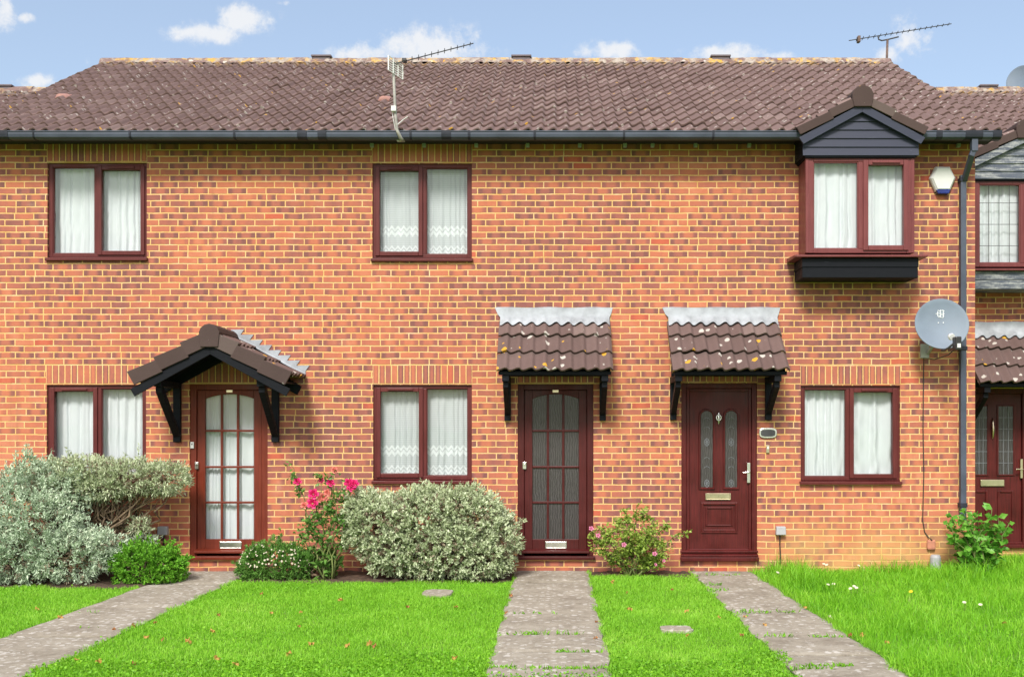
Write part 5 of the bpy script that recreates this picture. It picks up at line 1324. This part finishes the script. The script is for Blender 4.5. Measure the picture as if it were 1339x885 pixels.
for i, (px, py) in enumerate([(355, 806), (278, 831), (213, 842), (191, 839), (174, 823), (149, 828), (393, 805), (444, 789), (286, 809), (407, 848), (283, 867), (175, 874), (129, 871), (99, 869), (342, 781), (79, 812), (48, 801), (203, 819), (308, 875), (378, 861), (391, 824), (246, 844), (596, 798), (533, 798), (447, 789), (483, 847), (490, 851), (454, 850), (594, 866), (820, 779), (801, 765), (823, 801), (970, 836), (1086, 814), (1127, 838), (1112, 838), (1053, 801), (899, 836), (879, 775), (898, 804), (940, 812), (1313, 822), (974, 811), (1160, 848), (668, 783), (662, 806), (780, 818), (779, 840), (1000, 822)]):
    k = 'p' if i == 33 else ('r' if i % 3 == 2 or px in (668, 662, 780, 779) else 'o')
    g = G(px, py); o = bpy.data.objects.new('fallen_leaf', LM[k]); COL.objects.link(o)
    o.location = (g.x, g.y, .036 if px < 1040 else .05); o.rotation_euler = (random.gauss(.35, .3), random.gauss(0, .3), random.uniform(0, 6.3)); s = random.uniform(.7, 1.2); o.scale = (s, s, s)
    tag(o, LL[k], 'fallen leaf', {'o': 'orange fallen leaves on the lawns', 'r': 'brown fallen leaves on the ground'}.get(k))
# ---- flowers in the long grass
wm = flower_mesh('wild_daisy', .021, M['white_petal'], 12); ym = flower_mesh('dandelion_head', .023, M['yellow_petal'], 14)
for i, (px, py, wh) in enumerate([(1076, 737, 1), (1081, 738, 1), (1123, 739, 1), (1017, 748, 1), (1083, 764, 1), (1090, 763, 1), (1112, 769, 1), (1117, 766, 1), (1120, 768, 1), (1261, 787, 1), (1282, 790, 1), (1191, 773, 0)]):
    g = G(px, py + 12); g.y = min(g.y, -.12); zz = Z(py, g.y)
    t = thing('wild_flower', 'white wild daisy standing in the long grass' if wh else 'single yellow dandelion standing in the long grass', 'flower', g, 'white daisies in the long grass' if wh else None)
    MB().tube([(g.x, g.y, 0), (g.x + .01, g.y, zz * .6), (g.x, g.y, zz)], .0025, 5).build('stem', M['green_stem'], t)
    put(wm if wh else ym, 'flower_head', (g.x, g.y, zz), (random.gauss(0, .3), -.5, 1), t)

# ------------------------------------------------------------------ world, sun, camera
EL, AZ = math.radians(44), math.radians(192)      # azimuth clockwise from +Y
sun_dir = Vector((math.sin(AZ) * math.cos(EL), math.cos(AZ) * math.cos(EL), math.sin(EL)))
W = bpy.data.worlds.new('World'); sc.world = W; W.use_nodes = True
t = NT(W.node_tree); t.n.clear()
out = t.new('ShaderNodeOutputWorld'); bg = t.new('ShaderNodeBackground'); t.l.new(bg.outputs[0], out.inputs[0])
sky = t.new('ShaderNodeTexSky', sky_type='NISHITA', sun_disc=False, sun_elevation=EL, sun_rotation=AZ, altitude=60, air_density=1.0, dust_density=3.0, ozone_density=1.2)
tc = t.new('ShaderNodeTexCoord'); dv = tc.outputs['Generated']; dx, dy, dz = t.sep(dv)
# broken cloud given as patches of the celestial dome (direction of each patch, its spread)
yy = t.m('MAXIMUM', dy, .02); ca = t.m('DIVIDE', dx, yy); ce = t.m('DIVIDE', dz, yy)
nz = t.noise(dv, 40, 7, .62); nz2 = t.noise(dv, 120, 5, .65)
dens = None
for (px, py, sx, sy, k) in ((268, 44, 52, 13, 1.0), (318, 26, 34, 20, 1.0), (235, 48, 20, 8, .8), (5, 15, 18, 26, .9), (34, 24, 12, 7, .8), (560, 62, 74, 25, 1.0), (475, 70, 42, 12, .95), (610, 55, 30, 14, .5), (795, 67, 42, 14, .9), (770, 62, 10, 9, .6), (950, 70, 56, 12, .95), (1015, 74, 30, 8, .7), (1192, 50, 32, 28, .66), (1160, 74, 22, 14, .75), (50, 106, 32, 10, .75), (115, 80, 8, 8, .45), (372, 4, 10, 4, .5), (1180, 28, 26, 14, .35), (-200, 60, 120, 40, .9), (1600, 70, 160, 40, .8), (880, -120, 260, 30, .7), (300, -260, 260, 70, .8)):
    a0, e0 = (px - VX) / F, (HY - py) / F
    u = t.m('DIVIDE', t.m('SUBTRACT', ca, a0), sx / F); v = t.m('DIVIDE', t.m('SUBTRACT', ce, e0), sy / F)
    g = t.m('MULTIPLY', t.m('EXPONENT', t.m('MULTIPLY', t.m('ADD', t.m('MULTIPLY', u, u), t.m('MULTIPLY', v, v)), -.8)), k)
    dens = g if dens is None else t.m('MAXIMUM', dens, g)
fld = t.m('ADD', dens, t.m('ADD', t.m('MULTIPLY', t.m('SUBTRACT', nz, .5), 1.7), t.m('MULTIPLY', t.m('SUBTRACT', nz2, .5), .9)))
cl = t.m('MULTIPLY', t.mr(fld, .25, .95), t.mr(dens, .03, .40))
back = t.m('MULTIPLY', t.mr(dy, .1, -.2), t.mr(t.noise(dv, 2.2, 5, .6), .35, .65))   # cloud cover behind the camera
cl = t.m('MAXIMUM', cl, back)
SKYK = 1.0
c = t.mix(t.m('MULTIPLY', cl, .9), t.mix(.20, sky.outputs[0], (4.1, 4.45, 4.6)), t.mix(back, (4.3, 4.35, 4.45), (8.2, 8.0, 7.9)))
t.l.new(c, bg.inputs[0]); bg.inputs[1].default_value = .07

L = bpy.data.lights.new('sun', 'SUN'); L.energy = 1.5; L.angle = math.radians(13); L.color = (1, .955, .88)
lo = bpy.data.objects.new('sun', L); COL.objects.link(lo); lo.rotation_euler = sun_dir.to_track_quat('Z', 'Y').to_euler(); lo.location = sun_dir * 30

cam = bpy.data.cameras.new('camera'); co = bpy.data.objects.new('camera', cam); COL.objects.link(co)
co.location = (0, -D, EYE); co.rotation_euler = (PI / 2, 0, 0)
cam.sensor_fit = 'HORIZONTAL'; cam.sensor_width = 36; cam.lens = 36 * F / 1339
cam.shift_x = -(VX - 669.5) / 1339; cam.shift_y = (HY - 442.5) / 1339
cam.clip_end = 5000; cam.clip_start = .1
sc.camera = co
sc.view_settings.view_transform = 'Standard'; sc.view_settings.look = 'None'; sc.view_settings.exposure = 1.6; sc.view_settings.gamma = 1
sc.view_settings.use_curve_mapping = False
sc.cycles.max_bounces = 6; sc.cycles.transparent_max_bounces = 8; sc.cycles.caustics_reflective = False; sc.cycles.caustics_refractive = False
